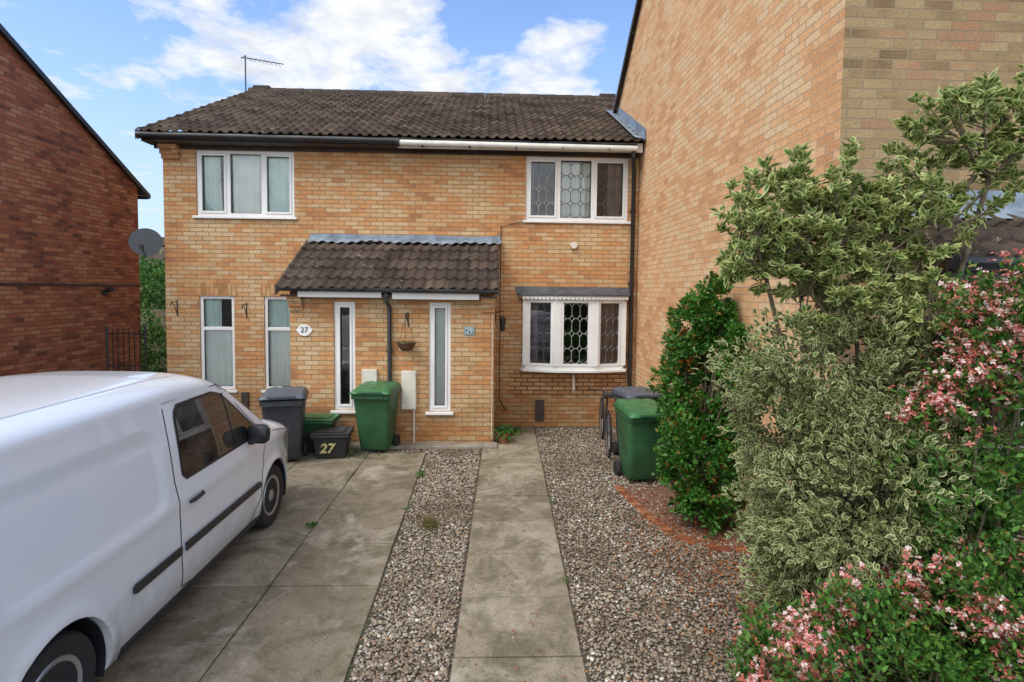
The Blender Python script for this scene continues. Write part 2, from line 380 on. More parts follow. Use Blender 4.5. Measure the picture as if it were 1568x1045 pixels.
MB().box(-3.2,.12,8.55,8.8,0,.05).build('porch_step','concrete_step',bevel=.01)

def ico():
    t=(1+5**.5)/2
    v=np.array([(-1,t,0),(1,t,0),(-1,-t,0),(1,-t,0),(0,-1,t),(0,1,t),(0,-1,-t),(0,1,-t),(t,0,-1),(t,0,1),(-t,0,-1),(-t,0,1)],float); v/=np.linalg.norm(v[0])
    f=np.array([(0,11,5),(0,5,1),(0,1,7),(0,7,10),(0,10,11),(1,5,9),(5,11,4),(11,10,2),(10,7,6),(7,1,8),(3,9,4),(3,4,2),(3,2,6),(3,6,8),(3,8,9),(4,9,5),(2,4,11),(6,2,10),(8,6,7),(9,8,1)])
    return v,f
def stones(name,P,rmin,rmax,mat):
    v,f=ico(); n=len(P)
    s=rmin+(rmax-rmin)*rng.random((n,1,1))**1.6
    sc=np.stack([rng.uniform(.8,1.4,n),rng.uniform(.7,1.1,n),rng.uniform(.45,.8,n)],1)[:,None,:]
    V=v[None]*s*sc*rng.uniform(.85,1.15,(n,12,1))
    a=rng.random(n)*6.283; ca,sa=np.cos(a)[:,None],np.sin(a)[:,None]
    X=V[:,:,0]*ca-V[:,:,1]*sa; Y=V[:,:,0]*sa+V[:,:,1]*ca
    V=np.stack([X,Y,V[:,:,2]+rng.normal(0,.12,(n,1))*X],2)+P[:,None,:]
    F=(f[None]+np.arange(n)[:,None,None]*12).reshape(-1,3)
    return np_mesh(name,V.reshape(-1,3),F,mat,smooth=True)
def region(n,x0,x1,y0,y1):
    y=y0+(y1-y0)*rng.random(n)**1.25; return np.stack([x0(y)+(x1(y)-x0(y))*rng.random(n),y,rng.uniform(.0,.012,n)],1)
P1=region(32000,lambda y:.57+.0253*y,lambda y:2.62+0*y,2.6,9.9)
P2=region(12500,lambda y:-.88-.012*(y-3.5),lambda y:-.35+.0253*y,2.9,8.8)
P3=region(2500,lambda y:-4.5+0*y,lambda y:-.9+0*y,8.34,8.85)
stones('gravel',np.concatenate([P1,P2,P3]),.007,.018,'pebble')
Q=np.stack([rng.normal(.2,.7,220),rng.uniform(3,9,220),np.full(220,.018)],1); stones('loose_stones',Q,.005,.009,'pebble')
b=MB()
pts=[(1.62,6.9),(1.72,6.2),(1.86,5.55),(2.1,5.2),(2.6,5.1)]
for (xa,ya),(xb,yb) in zip(pts[:-1],pts[1:]):
    L=math.hypot(xb-xa,yb-ya); k=max(1,int(L/.22)); an=math.atan2(yb-ya,xb-xa)
    for i in range(k):
        t=(i+.5)/k; b.T=Matrix.Translation((xa+(xb-xa)*t,ya+(yb-ya)*t,0))@Matrix.Rotation(an+random.uniform(-.05,.05),4,'Z'); b.box(-.1,.1,-.05,.05,-.02,.03)
b.build('brick_edging','brick_red',bevel=.008)
MB().poly([(p[0],p[1],.012) for p in [(2.64,5.1)]+pts[::-1]+[(2.64,6.9)]]).build('plant_bed','woodchip')
MB().poly([(x,y,.016) for x,y in [(1.85,1.6),(2.6,1.6),(3.9,1.6),(3.9,4.2),(2.66,4.2),(2.3,4.4),(2.0,4.2),(1.8,3.2)]]).build('shrub_bed','woodchip')
n=1500; lc=np.stack([rng.normal(1.95,.36,n),rng.normal(5.0,1.0,n),np.full(n,.03)],1)
leaf_mesh('leaf_litter',lc,rng.normal(size=(n,3))*[1,1,.15],.028,.016,'rust')
n=300; lc=np.stack([rng.uniform(-.9,2.3,n),rng.uniform(3,9.5,n),np.full(n,.028)],1)
leaf_mesh('fallen_leaves',lc,rng.normal(size=(n,3))*[1,1,.15],.026,.014,'rust')

# ---------------- building helpers ----------------
def wall_xz(b,x0,x1,z0,z1,y,ops,rev=.12):
    xs=sorted({x0,x1,*[v for o in ops for v in o[:2]]}); zs=sorted({z0,z1,*[v for o in ops for v in o[2:]]})
    for i in range(len(xs)-1):
        for j in range(len(zs)-1):
            cx,cz=(xs[i]+xs[i+1])/2,(zs[j]+zs[j+1])/2
            if any(o[0]<cx<o[1] and o[2]<cz<o[3] for o in ops): continue
            b.poly([(xs[i],y,zs[j]),(xs[i+1],y,zs[j]),(xs[i+1],y,zs[j+1]),(xs[i],y,zs[j+1])])
    for o in ops:
        a,c,d,e=o
        b.poly([(a,y,d),(a,y,e),(a,y+rev,e),(a,y+rev,d)]); b.poly([(c,y,d),(c,y+rev,d),(c,y+rev,e),(c,y,e)])
        b.poly([(a,y,e),(c,y,e),(c,y+rev,e),(a,y+rev,e)]); b.poly([(a,y,d),(a,y+rev,d),(c,y+rev,d),(c,y,d)])
def curtain(x0,x1,z0,z1,y,parent,mat='curtain',amp=.02,fr=60,name='curtain',lean=0):
    k=max(10,int((x1-x0)*80)); vs=[];fs=[]; ph=random.random()*6
    for j in range(7):
        for i in range(k+1):
            u=i/k; t=j/6; x=x0+(x1-x0)*u+lean*(1-t)**2*u; z=z0+(z1-z0)*t
            vs.append((x,y+amp*(math.sin(x*fr+ph+.5*math.sin(t*3))+.6*math.sin(x*fr*.43+t*2+ph))*(1.1-.5*t),z))
    for j in range(6):
        for i in range(k): a=j*(k+1)+i; fs.append((a,a+1,a+k+2,a+k+1))
    MB().add(vs,fs).build(name,mat,parent,smooth=True)
def window(x0,x1,z0,z1,y,parent,cols=1,transom=None,fw=.055,sill=True,sash=True,widths=None):
    b=MB(); d0,d1=y+.03,y+.10
    b.box(x0,x0+fw,d0,d1,z0,z1); b.box(x1-fw,x1,d0,d1,z0,z1)
    b.box(x0+fw,x1-fw,d0,d1,z1-fw,z1); b.box(x0+fw,x1-fw,d0,d1,z0,z0+fw)
    xs=widths or [x0+(x1-x0)*i/cols for i in range(1,cols)]
    for x in xs: b.box(x-.035,x+.035,d0+.002,d1,z0+fw,z1-fw)
    if transom: b.box(x0+fw,x1-fw,d0+.004,d1,transom-.03,transom+.03)
    cells=[x0]+list(xs)+[x1]
    b.build('window_frame','white',parent,bevel=.006)
    s=MB(); gk=MB()
    for i in range(len(cells)-1):
        a=cells[i]+(fw if i==0 else .035); c=cells[i+1]-(fw if i==len(cells)-2 else .035); f=.035
        zt=z1-fw; zb=z0+fw; yy0,yy1=d0-.016,d0+.03
        if sash and not (i%2==1 and len(cells)>3):
            s.box(a,a+f,yy0,yy1,zb,zt); s.box(c-f,c,yy0,yy1,zb,zt); s.box(a+f,c-f,yy0,yy1,zt-f,zt); s.box(a+f,c-f,yy0,yy1,zb,zb+f)
        else: f=0
        q=.007; a+=f;c-=f;zb+=f;zt-=f; k0,k1=d0+.012,d0+.04
        gk.box(a,a+q,k0,k1,zb,zt); gk.box(c-q,c,k0,k1,zb,zt); gk.box(a+q,c-q,k0,k1,zt-q,zt); gk.box(a+q,c-q,k0,k1,zb,zb+q)
    if s.v: s.build('window_sash','white',parent,bevel=.005)
    gk.build('window_gasket','black',parent)
    MB().poly([(x0+fw,y+.072,z0+fw),(x1-fw,y+.072,z0+fw),(x1-fw,y+.072,z1-fw),(x0+fw,y+.072,z1-fw)]).build('window_glass','glass',parent)
    if sill: MB().box(x0-.05,x1+.05,y-.05,y+.029,z0-.045,z0-.002).build('window_sill','white',parent,bevel=.006)
def came(x0,x1,z0,z1,y,parent,nx=3,nz=4,T=None,mat='leadcame',r=.006):
    b=MB(); 
    if T is not None: b.T=T
    dx=(x1-x0)/nx; dz=(z1-z0)/nz
    def seg(p,q): b.tube([p,q],r,4,False)
    for j in range(nz+1):
        for i in range(nx+1):
            cx=x0+i*dx; cz=z0+j*dz
            h=dz*.22; ww=dx*.30
            pts=[(cx-ww,cz),(cx,cz+h),(cx+ww,cz),(cx,cz-h)]
            for k in range(4):
                (ax,az_),(bx,bz)=pts[k],pts[(k+1)%4]
                if min(ax,bx)<x0-.001 or max(ax,bx)>x1+.001 or min(az_,bz)<z0-.001 or max(az_,bz)>z1+.001: continue
                seg((ax,y,az_),(bx,y,bz))
            if i<nx: seg((cx+ww,y,cz),(cx+dx-ww,y,cz))
            if j<nz: seg((cx,y,cz+h),(cx,y,cz+dz-h))
    b.build('window_leading',mat,parent)
def tiles(name,x0,x1,y0,z0,y1,z1,parent,g=.33,per=.165):
    L=math.hypot(y1-y0,z1-z0); nc=max(1,round(L/g)); g=L/nc; uy,uz=(y1-y0)/L,(z1-z0)/L; ny,nz=-uz,uy
    if nz<0: ny,nz=-ny,-nz
    nx=int((x1-x0)/per*8); xs=np.linspace(x0,x1,nx+1)
    ph=(xs/per)%1; prof=.036*np.clip(np.cos((ph-.5)*2*np.pi)*.75+.25,0,1)
    rows=[];U=[]
    for k in range(nc):
        jit=.006*np.sin(xs*7+k*2.1)+np.repeat(rng.uniform(-.006,.006,nx//16+2),16)[:nx+1]
        for s_,lift in ((0,.042),(1,.0)):
            v=(k+s_)*g
            h=prof+lift+jit
            rows.append(np.stack([xs,y0+uy*(v+(jit*2 if s_==0 else 0))+ny*h,z0+uz*v+nz*h],1)); U.append(np.stack([xs/(2*per)+ (k%2)*.5,np.full(nx+1,k+(.03 if s_==0 else .97))],1))
    f0=rows[0].copy(); f0[:,1]-=ny*.03; f0[:,2]-=nz*.03
    rows=[f0]+rows; U=[U[0]]+U
    V=np.concatenate(rows); UV=np.concatenate(U); nr=len(rows)
    idx=np.arange(nx+1)
    F=[]
    for r_ in range(nr-1):
        a=r_*(nx+1)+idx[:-1]; F.append(np.stack([a,a+1,a+nx+2,a+nx+1],1))
    F=np.concatenate(F)
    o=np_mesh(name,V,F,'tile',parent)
    uvl=o.data.uv_layers.new(name='UVMap'); li=np.empty(len(o.data.loops),dtype=np.int32); o.data.loops.foreach_get('vertex_index',li)
    uvl.data.foreach_set('uv',UV[li].astype(np.float32).ravel())
    return o

# ---------------- terraced house (27 / 29) ----------------
H=empty('terraced_house',(0,0,0))
b=MB()
XL,XR=-5.72,2.64
wl=(-5.16,-3.47,3.73,4.87); wr=(.61,2.45,3.74,4.87); g1=(-5.14,-4.54,.66,2.33); g2=(-4.02,-3.42,.66,2.33); bay=(.62,2.40,1.08,2.38)
wall_xz(b,XL,XR,-.05,5.02,10.0,[wl,wr,g1,g2,bay])
b.poly([(XL,10,-.05),(XL,18,-.05),(XL,18,5.0),(XL,14,7.1),(XL,10,5.0)])
b.poly([(XR+.05,12.2,-.05),(XR+.05,18,-.05),(XR+.05,18,5.0),(XR+.05,14,7.1),(XR+.05,12.2,6.2)])
b.poly([(XL,18,-.05),(XR+.05,18,-.05),(XR+.05,18,5.0),(XL,18,5.0)])
b.build('walls','brick',H,recalc=False)
MB().box(XL+.1,XR-.1,10.2,17.9,2.55,2.65).box(-1.7,-1.55,10.2,17.9,0,2.5).box(-1.7,-1.55,10.2,17.9,2.7,5).box(XL+.2,XR-.1,13.5,13.6,0,2.5).box(XL+.2,XR-.1,13.5,13.6,2.7,5).build('inner_walls','room',H)
MB().box(XL+.1,XR-.1,10.2,17.9,-.04,.02).build('floor','room',H)
s=MB(); s.box(-5.2,-4.48,9.992,10.05,2.332,2.552); s.box(-4.08,-3.36,9.992,10.05,2.332,2.552); s.build('soldier_course','soldier',H)
window(*wl,10,H,widths=[-4.62,-4.02]); window(*wr,10,H,widths=[1.2,1.82])
window(*g1,10,H,transom=1.75,sash=False); window(*g2,10,H,transom=1.75,sash=False)
curtain(-5.10,-4.80,3.75,4.85,10.125,H,lean=.05,amp=.013); curtain(-4.58,-4.08,3.75,4.85,10.12,H,'curtain2',.010); curtain(-3.97,-3.50,3.75,4.85,10.12,H,'curtain',.013)
curtain(-5.1,-4.58,.7,1.72,10.12,H,'curtain2',.010); curtain(-5.1,-4.82,1.7,2.3,10.13,H,amp=.013); curtain(-3.98,-3.45,.7,1.72,10.12,H,'curtain2',.012); curtain(-3.98,-3.5,1.7,2.3,10.14,H,amp=.013)
curtain(.66,.76,3.75,4.85,10.14,H,'curtdark'); curtain(2.10,2.40,3.75,4.85,10.14,H,'curtdark',lean=-.1); curtain(1.24,1.78,3.75,4.8,10.14,H,'curtain2',.01,90)
for a,c in ((.70,1.13),(1.24,1.78),(1.89,2.36)): came(a,c,3.81,4.80,10.062,H,3,4,mat='leadcame2' if a<1.2 else 'leadcame')
s=MB()
for k in range(3): s.box(XL-.002,XL+.30,10-.05*(k+1),9.999,4.70+.075*k,4.775+.075*k)
s.build('corbel','brick',H)
MB().box(-5.9,-1.62,9.70,9.73,4.93,5.10).build('fascia_brown','brownfascia',H)
MB().box(-1.615,2.62,9.70,9.73,4.90,5.06).build('fascia_white','white_dirty',H,bevel=.004)
MB().box(-5.9,2.62,9.731,9.999,4.93,4.955).build('soffit','brownfascia',H)
MB().box(-5.85,2.62,9.97,9.998,4.875,4.928).build('soffit_batten','brownfascia',H)
MB().tube([(-5.93,9.64,5.02),(-1.63,9.64,5.0)],.055,10).build('gutter_black','black',H,smooth=True)
s=MB(); s.tube([(-1.60,9.64,4.975),(2.5,9.64,4.95)],.052,10); s.build('gutter_white','white_dirty',H,smooth=True)
s=MB(); s.tube([(-1.60,9.62,5.035),(2.5,9.62,5.01)],.018,6)  # thin black tube stands in for the tiles' shadow above the white gutter
for k in range(5): s.box(-1.2+k*.8,-1.17+k*.8,9.58,9.70,4.915,4.93)
s.build('gutter_clips_and_tile_shadow','black',H)
MB().tube([(-1.63,9.64,4.98),(-1.57,9.64,4.98)],.075,10).build('gutter_joint','black',H,smooth=True)
s=MB(); s.tube([(2.45,9.64,4.95),(2.45,9.66,4.82),(2.5,9.85,4.72),(2.53,9.93,4.6),(2.53,9.93,.1)],.036,10); 
for z in (3.9,2.6,1.3,.4): s.box(2.48,2.58,9.92,9.999,z,z+.04)
s.build('downpipe','black',H,smooth=True)
tiles('roof_tiles_front',-5.93,3.4,9.60,5.05,14.0,7.22,H)
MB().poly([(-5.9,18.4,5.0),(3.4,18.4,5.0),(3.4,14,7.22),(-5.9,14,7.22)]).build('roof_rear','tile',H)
s=MB(); x=-5.9
while x<3.3: s.tube([(x,14,7.20),(x+.43,14,7.215)],[.13,.125],10); x+=.44
s.build('ridge_tiles','tile',H,smooth=True)
MB().add([(-5.95,9.62,4.94),(-5.95,14,7.12),(-5.95,14,7.25),(-5.95,9.62,5.07),(-5.88,9.62,4.94),(-5.88,14,7.12),(-5.88,14,7.25),(-5.88,9.62,5.07)],[(0,1,2,3),(4,5,6,7),(0,1,5,4),(3,2,6,7),(0,3,7,4)]).build('verge_board','brownfascia',H)
MB().add([(-5.9,9.62,4.95),(-5.9,14,7.14),(XL,14,7.14),(XL,9.62,4.95)],[(0,1,2,3)]).build('verge_soffit','brownfascia',H)
s=MB(); 
for x in (-5.6,2.85): s.box(x-.2,x+.2,13.9,14.15,7.28,7.37)
s.build('ridge_vents','tile',H,bevel=.02)
MB().add([(2.635,9.6,5.10),(2.635,12.2,6.40),(2.635,12.2,6.58),(2.635,9.6,5.28),(2.45,9.6,5.135),(2.45,12.2,6.43)],[(0,1,2,3),(0,1,5,4)]).build('roof_flashing','lead',H)
# moss cushions on the roof
def roofmoss(name,n,x0,x1,y0,z0,y1,z1):
    t=rng.random(n)**1.5; x=rng.uniform(x0,x1,n); P=np.stack([x,y0+(y1-y0)*t,z0+(z1-z0)*t+.05],1)
    P=P[[noise.noise(Vector(p)*.9)>-.1 for p in P]]; return stones(name,P,.010,.028,'tile_moss').parent
M['tile_moss']=simple('roof_moss',(.12,.12,.055),.95,var=.5,scale=9)
for o_n,args in (('roof_moss',(260,-5.8,2.5,9.7,5.12,13.9,7.2)),('porch_roof_moss',(60,-3.2,.05,8.6,2.54,9.8,3.2))):
    roofmoss(o_n,*args); bpy.data.objects[o_n].parent=H
# porch
PX0,PX1,PY=-3.14,.06,8.8
w1=(-2.46,-2.13,.56,2.28); w2=(-.975,-.63,.54,2.28)
b=MB(); wall_xz(b,PX0,PX1,-.05,2.42,PY,[w1,w2])
b.poly([(PX0,PY,-.05),(PX0,10,-.05),(PX0,10,3.2),(PX0,PY,2.42)]); b.poly([(PX1,PY,-.05),(PX1,10,-.05),(PX1,10,3.2),(PX1,PY,2.42)])
for (xa,xb) in ((PX0-.002,PX0+.21),(PX1-.21,PX1+.002)):
    for k in range(3): b.box(xa,xb,PY-.045*(k+1),PY-.001,2.14+.075*k,2.215+.075*k)
b.build('porch_walls','brick',H,recalc=False)
window(*w1,PY,H); window(*w2,PY,H)
MB().box(PX0+.05,PX1-.05,9.6,9.62,0,2.4).build('porch_back','room',H)
curtain(-.93,-.70,.6,2.2,8.93,H,'curtain2',.01)
tiles('porch_roof_tiles',-3.25,.12,8.50,2.47,9.995,3.30,H,g=.32)
MB().poly([(-3.23,8.5,2.44),(.10,8.5,2.44),(.10,9.99,3.25),(-3.23,9.99,3.25)]).build('porch_roof_deck','brownfascia',H)
s=MB()
for xa in (-3.26,.10): s.add([(xa,8.5,2.38),(xa,9.99,3.2),(xa,9.99,3.33),(xa,8.5,2.51),(xa+.03,8.5,2.38),(xa+.03,9.99,3.2),(xa+.03,9.99,3.33),(xa+.03,8.5,2.51)],[(0,1,2,3),(4,5,6,7),(0,1,5,4),(3,2,6,7),(0,3,7,4)])
s.build('porch_verge','brownfascia',H)
s=MB(); nx=180
vs=[];fs=[]
for i in range(nx+1):
    x=-3.2+3.38*i/nx; wv=.014*math.sin(x*38)+.02*math.sin(x*5.3)*math.sin(x*2.1)
    vs+=[(x,9.99,3.44+.008*math.sin(x*4)),(x,9.985,3.37),(x,9.93,3.35+wv*.4),(x,9.84,3.30+wv)]
for i in range(nx):
    for j in range(3): a=i*4+j; fs.append((a,a+1,a+5,a+4))
s.add(vs,fs).build('porch_flashing','lead',H,smooth=True)
MB().box(-2.95,-1.68,8.60,8.62,2.35,2.46).box(-1.52,-.18,8.60,8.62,2.33,2.45).build('porch_fascia','white',H,bevel=.004)
MB().box(-3.22,.10,8.622,8.797,2.36,2.385).build('porch_soffit','brownfascia',H)
MB().tube([(-3.26,8.545,2.485),(.10,8.545,2.465)],.045,10).build('porch_gutter','black',H,smooth=True)
s=MB(); s.tube([(-1.6,8.545,2.42),(-1.6,8.58,2.3),(-1.585,8.75,2.2),(-1.585,8.76,.08)],.034,10); s.box(-1.64,-1.53,8.75,8.799,1.5,1.53); s.box(-1.64,-1.53,8.75,8.799,.6,.63); s.build('porch_downpipe','bingrey',H,smooth=True)
MB().box(-1.40,-1.165,8.745,8.798,.58,1.2).build('meter_box','cream',H,bevel=.012)
MB().box(-2.02,-1.78,8.745,8.798,.62,1.22).build('meter_box','cream',H,bevel=.012)
s=MB(); s.box(-1.385,-1.18,8.740,8.7445,.6,1.18); s.box(-1.21,-1.195,8.733,8.7395,.86,.92); s.build('meter_box_door','cream',H)
s=MB(); s.tube([(-1.2,8.77,.58),(-1.2,8.77,.05)],.014,6); s.tube([(.03,8.78,2.1),(.03,8.78,.1)],.006,6); s.build('pipes','cream',H)
s=MB(); s.tube([(.17,9.985,3.62),(.17,9.985,.5),(.3,9.985,.3)],.008,6); s.tube([(.17,9.985,3.62),(.58,9.985,3.72)],.006,6); s.build('cable','brownfascia',H)
MB().box(.82,.98,9.96,9.999,.12,.5).box(-4.42,-4.3,9.95,9.999,.3,.62).build('air_vent','brownfascia',H,bevel=.006)
MB().lathe([(0.001,0),(.06,0),(.065,.02),(.055,.05),(.001,.055)],'y',(1.48,9.945,3.3),20).build('flue_cap','cream',H,smooth=True)
fp=[(.56,9.97),(.62,9.86),(1.17,9.70),(1.83,9.70),(2.38,9.86),(2.44,9.97)]
zb,zt=1.10,2.36
def prism(b,fp,z0,z1):
    n=len(fp); b.add([(x,y,z0) for x,y in fp]+[(x,y,z1) for x,y in fp],[tuple(range(n)),tuple(range(2*n-1,n-1,-1))]+[(i,(i+1)%n,n+(i+1)%n,n+i) for i in range(n)])
def off(fp,d): return [(x+(-d if i==0 or i==1 else d if i>=len(fp)-2 else 0),y-(d if 0<i<len(fp)-1 else 0)) for i,(x,y) in enumerate(fp)]
s=MB(); prism(s,off(fp,.05),zb-.06,zb-.01); s.build('bay_sill','white',H,bevel=.008)
s=MB(); prism(s,off(fp,.0),zt-.05,zt+.0); prism(s,off(fp,0),zb-.01,zb+.05); s.build('bay_rails','white',H,bevel=.004)
s=MB()
for i,(x,y) in enumerate(fp[1:5]): 
    wv=.075 if i in (1,2) else .05; s.box(x-wv,x+wv,y-.02,y+.06,zb+.05,zt-.05)
s.build('bay_mullions','white',H,bevel=.008)
for i in (1,2,3):
    (xa,ya),(xb,yb)=fp[i],fp[i+1]; L=math.hypot(xb-xa,yb-ya); an=math.atan2(yb-ya,xb-xa)
    T=Matrix.Translation((xa,ya,0))@Matrix.Rotation(an,4,'Z')
    s=MB(); s.T=T; m0,m1=(.075 if i>1 else .05),(L-.075 if i<3 else L-.05); f=.04
    s.box(m0,m0+f,-.012,.04,zb+.05,zt-.05); s.box(m1-f,m1,-.012,.04,zb+.05,zt-.05); s.box(m0+f,m1-f,-.012,.04,zt-.05-f,zt-.05); s.box(m0+f,m1-f,-.012,.04,zb+.05,zb+.05+f)
    s.build('bay_sash','white',H,bevel=.005)
    s=MB(); s.T=T; s.poly([(m0,.025,zb),(m1,.025,zb),(m1,.025,zt),(m0,.025,zt)]); s.build('bay_glass','glass',H)
    came(m0+f,m1-f,zb+.10,zt-.10,.012,H,3,4,T,mat='leadcame2' if i==2 else 'leadcame',r=.005)
fo=off(fp,.09); s=MB(); n=len(fo)
top=[(.42,9.99),(.6,9.98),(1.17,9.97),(1.83,9.97),(2.4,9.98),(2.5,9.99)]
s.add([(x,y,zt+.06) for x,y in fo]+[(x,y,zt+.19) for x,y in top],[(i,i+1,n+i+1,n+i) for i in range(n-1)]); prism(s,fo,zt+.035,zt+.058)
s.build('bay_lead_roof','lead_dark',H)
s=MB(); prism(s,off(fp,.06),zt+.0,zt+.033)
for i in range(1,4):
    (xa,ya),(xb,yb)=off(fp,.065)[i],off(fp,.065)[i+1]; k=9
    for j in range(k):
        t=(j+.5)/k; s.lathe([(.001,-.004),(.032,-.004),(.032,.004),(.001,.004)],'y',(xa+(xb-xa)*t,ya+(yb-ya)*t-.004,zt+.0),10)
s.build('bay_trim','white',H)
MB().box(.36,2.45,9.975,9.998,.60,1.03).build('bay_under_brick','brick_bay',H)
MB().tube([(1.5,9.95,.98),(1.5,9.86,.96),(1.5,9.85,.7)],.022,8).build('overflow_pipe','cream',H,smooth=True)
curtain(.7,.86,1.1,2.35,10.0,H,'curtdark'); curtain(1.95,2.34,1.1,2.35,10.02,H,'curtdark')
C,D=ell_pts(700,(1.5,9.93,1.45),(.2,.1,.33),1.0); leaf_mesh('window_plant',C,D+[0,0,.5],.08,.03,'green',H)
C,D=ell_pts(90,(1.35,9.85,1.25),(.25,.05,.08),1.0); leaf_mesh('window_flowers',C,D,.035,.03,'sepal',H)

def text(body,size,loc,mat,parent,ext=.003,rx=90,rz=0):
    cu=bpy.data.curves.new('digits','FONT'); cu.body=body; cu.size=size; cu.extrude=ext; cu.align_x='CENTER'; cu.align_y='CENTER'; cu.materials.append(M[mat])
    o=bpy.data.objects.new('digits',cu); o.location=loc; o.rotation_euler=(R(rx),0,R(rz)); link(o,parent); return cu
e=empty('house_number_sign'); s=MB(); x,z=-2.91,1.83
oc=((-1,0),(-.5,.8),(0,1),(.5,.8),(1,0),(.5,-.8),(0,-1),(-.5,-.8))
s.add([(x+a*.13,8.775,z+c*.095) for a,c in oc]+[(x+a*.13,8.797,z+c*.095) for a,c in oc],[tuple(range(8)),tuple(range(15,7,-1))]+[(i,(i+1)%8,8+(i+1)%8,8+i) for i in range(8)])
s.build('plaque','white',e); text('27',.12,(x,8.770,z),'black',e)
e=empty('house_number_sign.001'); MB().box(-.415,-.255,8.78,8.797,1.77,1.90).build('plaque','teal',e,bevel=.004); MB().box(-.405,-.265,8.777,8.7795,1.78,1.89).build('plaque_border','white',e); MB().box(-.398,-.272,8.7745,8.7768,1.787,1.883).build('plaque_face','teal',e); text('29',.11,(-.335,8.770,1.835),'white',e,.001)
e=empty('hanging_basket'); s=MB()
s.tube([(-1.30,8.79,2.12),(-1.30,8.79,1.9)],.01,6); s.tube([(-1.30,8.79,2.1),(-1.30,8.6,2.12),(-1.30,8.55,2.08)],.008,6); s.tube([(-1.30,8.79,1.94),(-1.30,8.68,2.02),(-1.30,8.62,2.1)],.007,6)
for k in range(3):
    a=k*2.094+.5; s.tube([(-1.30,8.56,2.07),(-1.30+.14*math.cos(a),8.6+.14*math.sin(a),1.66)],.003,4)
s.tube([(-1.30+.15*math.cos(a),8.6+.15*math.sin(a),1.66) for a in np.linspace(0,6.283,20)],.006,5); s.build('bracket_and_chain','black',e)
MB().lathe([(.001,1.53),(.07,1.54),(.12,1.59),(.148,1.66),(.12,1.65),(.001,1.64)],'z',(-1.30,8.6,0),18).build('liner','coir',e,smooth=True)
n=60; C=np.stack([rng.normal(-1.30,.06,n),rng.normal(8.6,.06,n),np.full(n,1.65)],1); leaf_mesh('dry_plant',C,rng.normal(size=(n,3))*[.6,.6,.3]+[0,0,.5],.07,.01,'dry',e)
e=empty('wall_lantern'); s=MB(); s.box(.075,.09,9.2,9.28,1.95,2.15); s.tube([(.08,9.24,2.1),(.2,9.24,2.14),(.2,9.24,2.06)],.01,6); s.lathe([(.005,2.06),(.07,2.0),(.055,1.99),(.04,1.82),(.02,1.8)],'z',(.2,9.24,0),6); s.build('lantern','black',e)
for i,(xx,zz) in enumerate(((-5.52,2.25),(-4.32,2.22))):
    e=empty('basket_bracket' if i==0 else 'basket_bracket.001'); s=MB(); s.tube([(xx,9.99,zz),(xx,9.99,zz-.28)],.009,5); s.tube([(xx,9.99,zz-.03),(xx+.06,9.7,zz-.03),(xx+.06,9.68,zz-.1)],.008,5); s.tube([(xx,9.99,zz-.25),(xx+.03,9.85,zz-.1),(xx+.05,9.75,zz-.04)],.007,5); s.build('bracket','black',e)
e=empty('satellite_dish',(-5.95,9.85,3.25)); prof=[(.001,.06)]+[(.25*t,.06-.06*t*t) for t in np.linspace(.1,1,8)]
s=MB(); s.T=Matrix.Rotation(R(25),4,'Z')@Matrix.Rotation(R(-15),4,'X'); s.lathe(prof,'y',(0,0,0),24); s.build('dish','bingrey',e,smooth=True)
s=MB(); s.tube([(0,.05,0),(.1,.2,-.05),(.22,.25,-.05)],.02,6); s.tube([(0,0,-.24),(.12,-.32,-.12)],.01,5); s.box(.1,.15,-.36,-.3,-.15,-.07); s.build('mount','bingrey',e)
e=empty('television_aerial',(-6.0,14.0,7.15)); s=MB(); s.tube([(0,0,-.1),(0,0,.95)],.016,6); s.tube([(-.1,0,.9),(.95,-.1,.72)],.012,5)
for k in range(8): x=.1+.1*k; z=.9-.17*(x+.1); s.tube([(x,-.14,z),(x,.14,z)],.006,4)
s.tube([(-.05,-.1,.83),(-.05,.1,.97)],.01,4); s.build('mast','bingrey',e)

# ---------------- right building ----------------
G=empty('brick_house')
XW=2.65
b=MB(); b.poly([(XW,4.2,-.05),(XW,12.15,-.05),(XW,12.15,6.08),(XW,8.15,9.16),(XW,4.2,6.12)]); b.build('side_wall','brick_r',G,recalc=False)
fw=(5.0,6.6,3.7,4.9); fd=(3.9,4.85,0.05,2.15)
b=MB(); wall_xz(b,XW,10.5,-.05,6.12,4.2,[fw,fd]); b.poly([(XW,12.15,-.05),(10.5,12.15,-.05),(10.5,12.15,6.08),(XW,12.15,6.08)]); b.poly([(10.5,4.2,-.05),(10.5,12.15,-.05),(10.5,12.15,6.08),(10.5,8.15,9.16),(10.5,4.2,6.12)]); b.build('front_wall','brick_f',G,recalc=False)
window(*fw,4.2,G,cols=3); MB().box(3.9,4.85,4.24,4.3,.05,2.15).build('front_door','white',G,bevel=.01)
MB().box(2.8,10.3,5.5,5.6,0,6).build('inner_wall','room',G)
s=MB()
s.add([(XW-.09,3.85,5.93),(XW-.09,8.15,9.24),(XW-.09,12.45,5.93),(XW+.02,3.85,5.93),(XW+.02,8.15,9.24),(XW+.02,12.45,5.93),
       (XW-.09,3.85,5.80),(XW-.09,8.15,9.10),(XW-.09,12.45,5.80)],[(0,1,4,3),(1,2,5,4),(0,1,7,6),(1,2,8,7)]); s.build('verge_board','brownfascia',G)
tiles('roof_tiles',XW-.08,10.6,3.85,5.86,8.15,9.2,G)
MB().poly([(XW-.06,12.45,5.88),(10.6,12.45,5.88),(10.6,8.15,9.2),(XW-.06,8.15,9.2)]).build('roof_rear','tile',G)
tiles('canopy_tiles',2.98,6.2,3.50,2.72,4.19,3.12,G,g=.3)
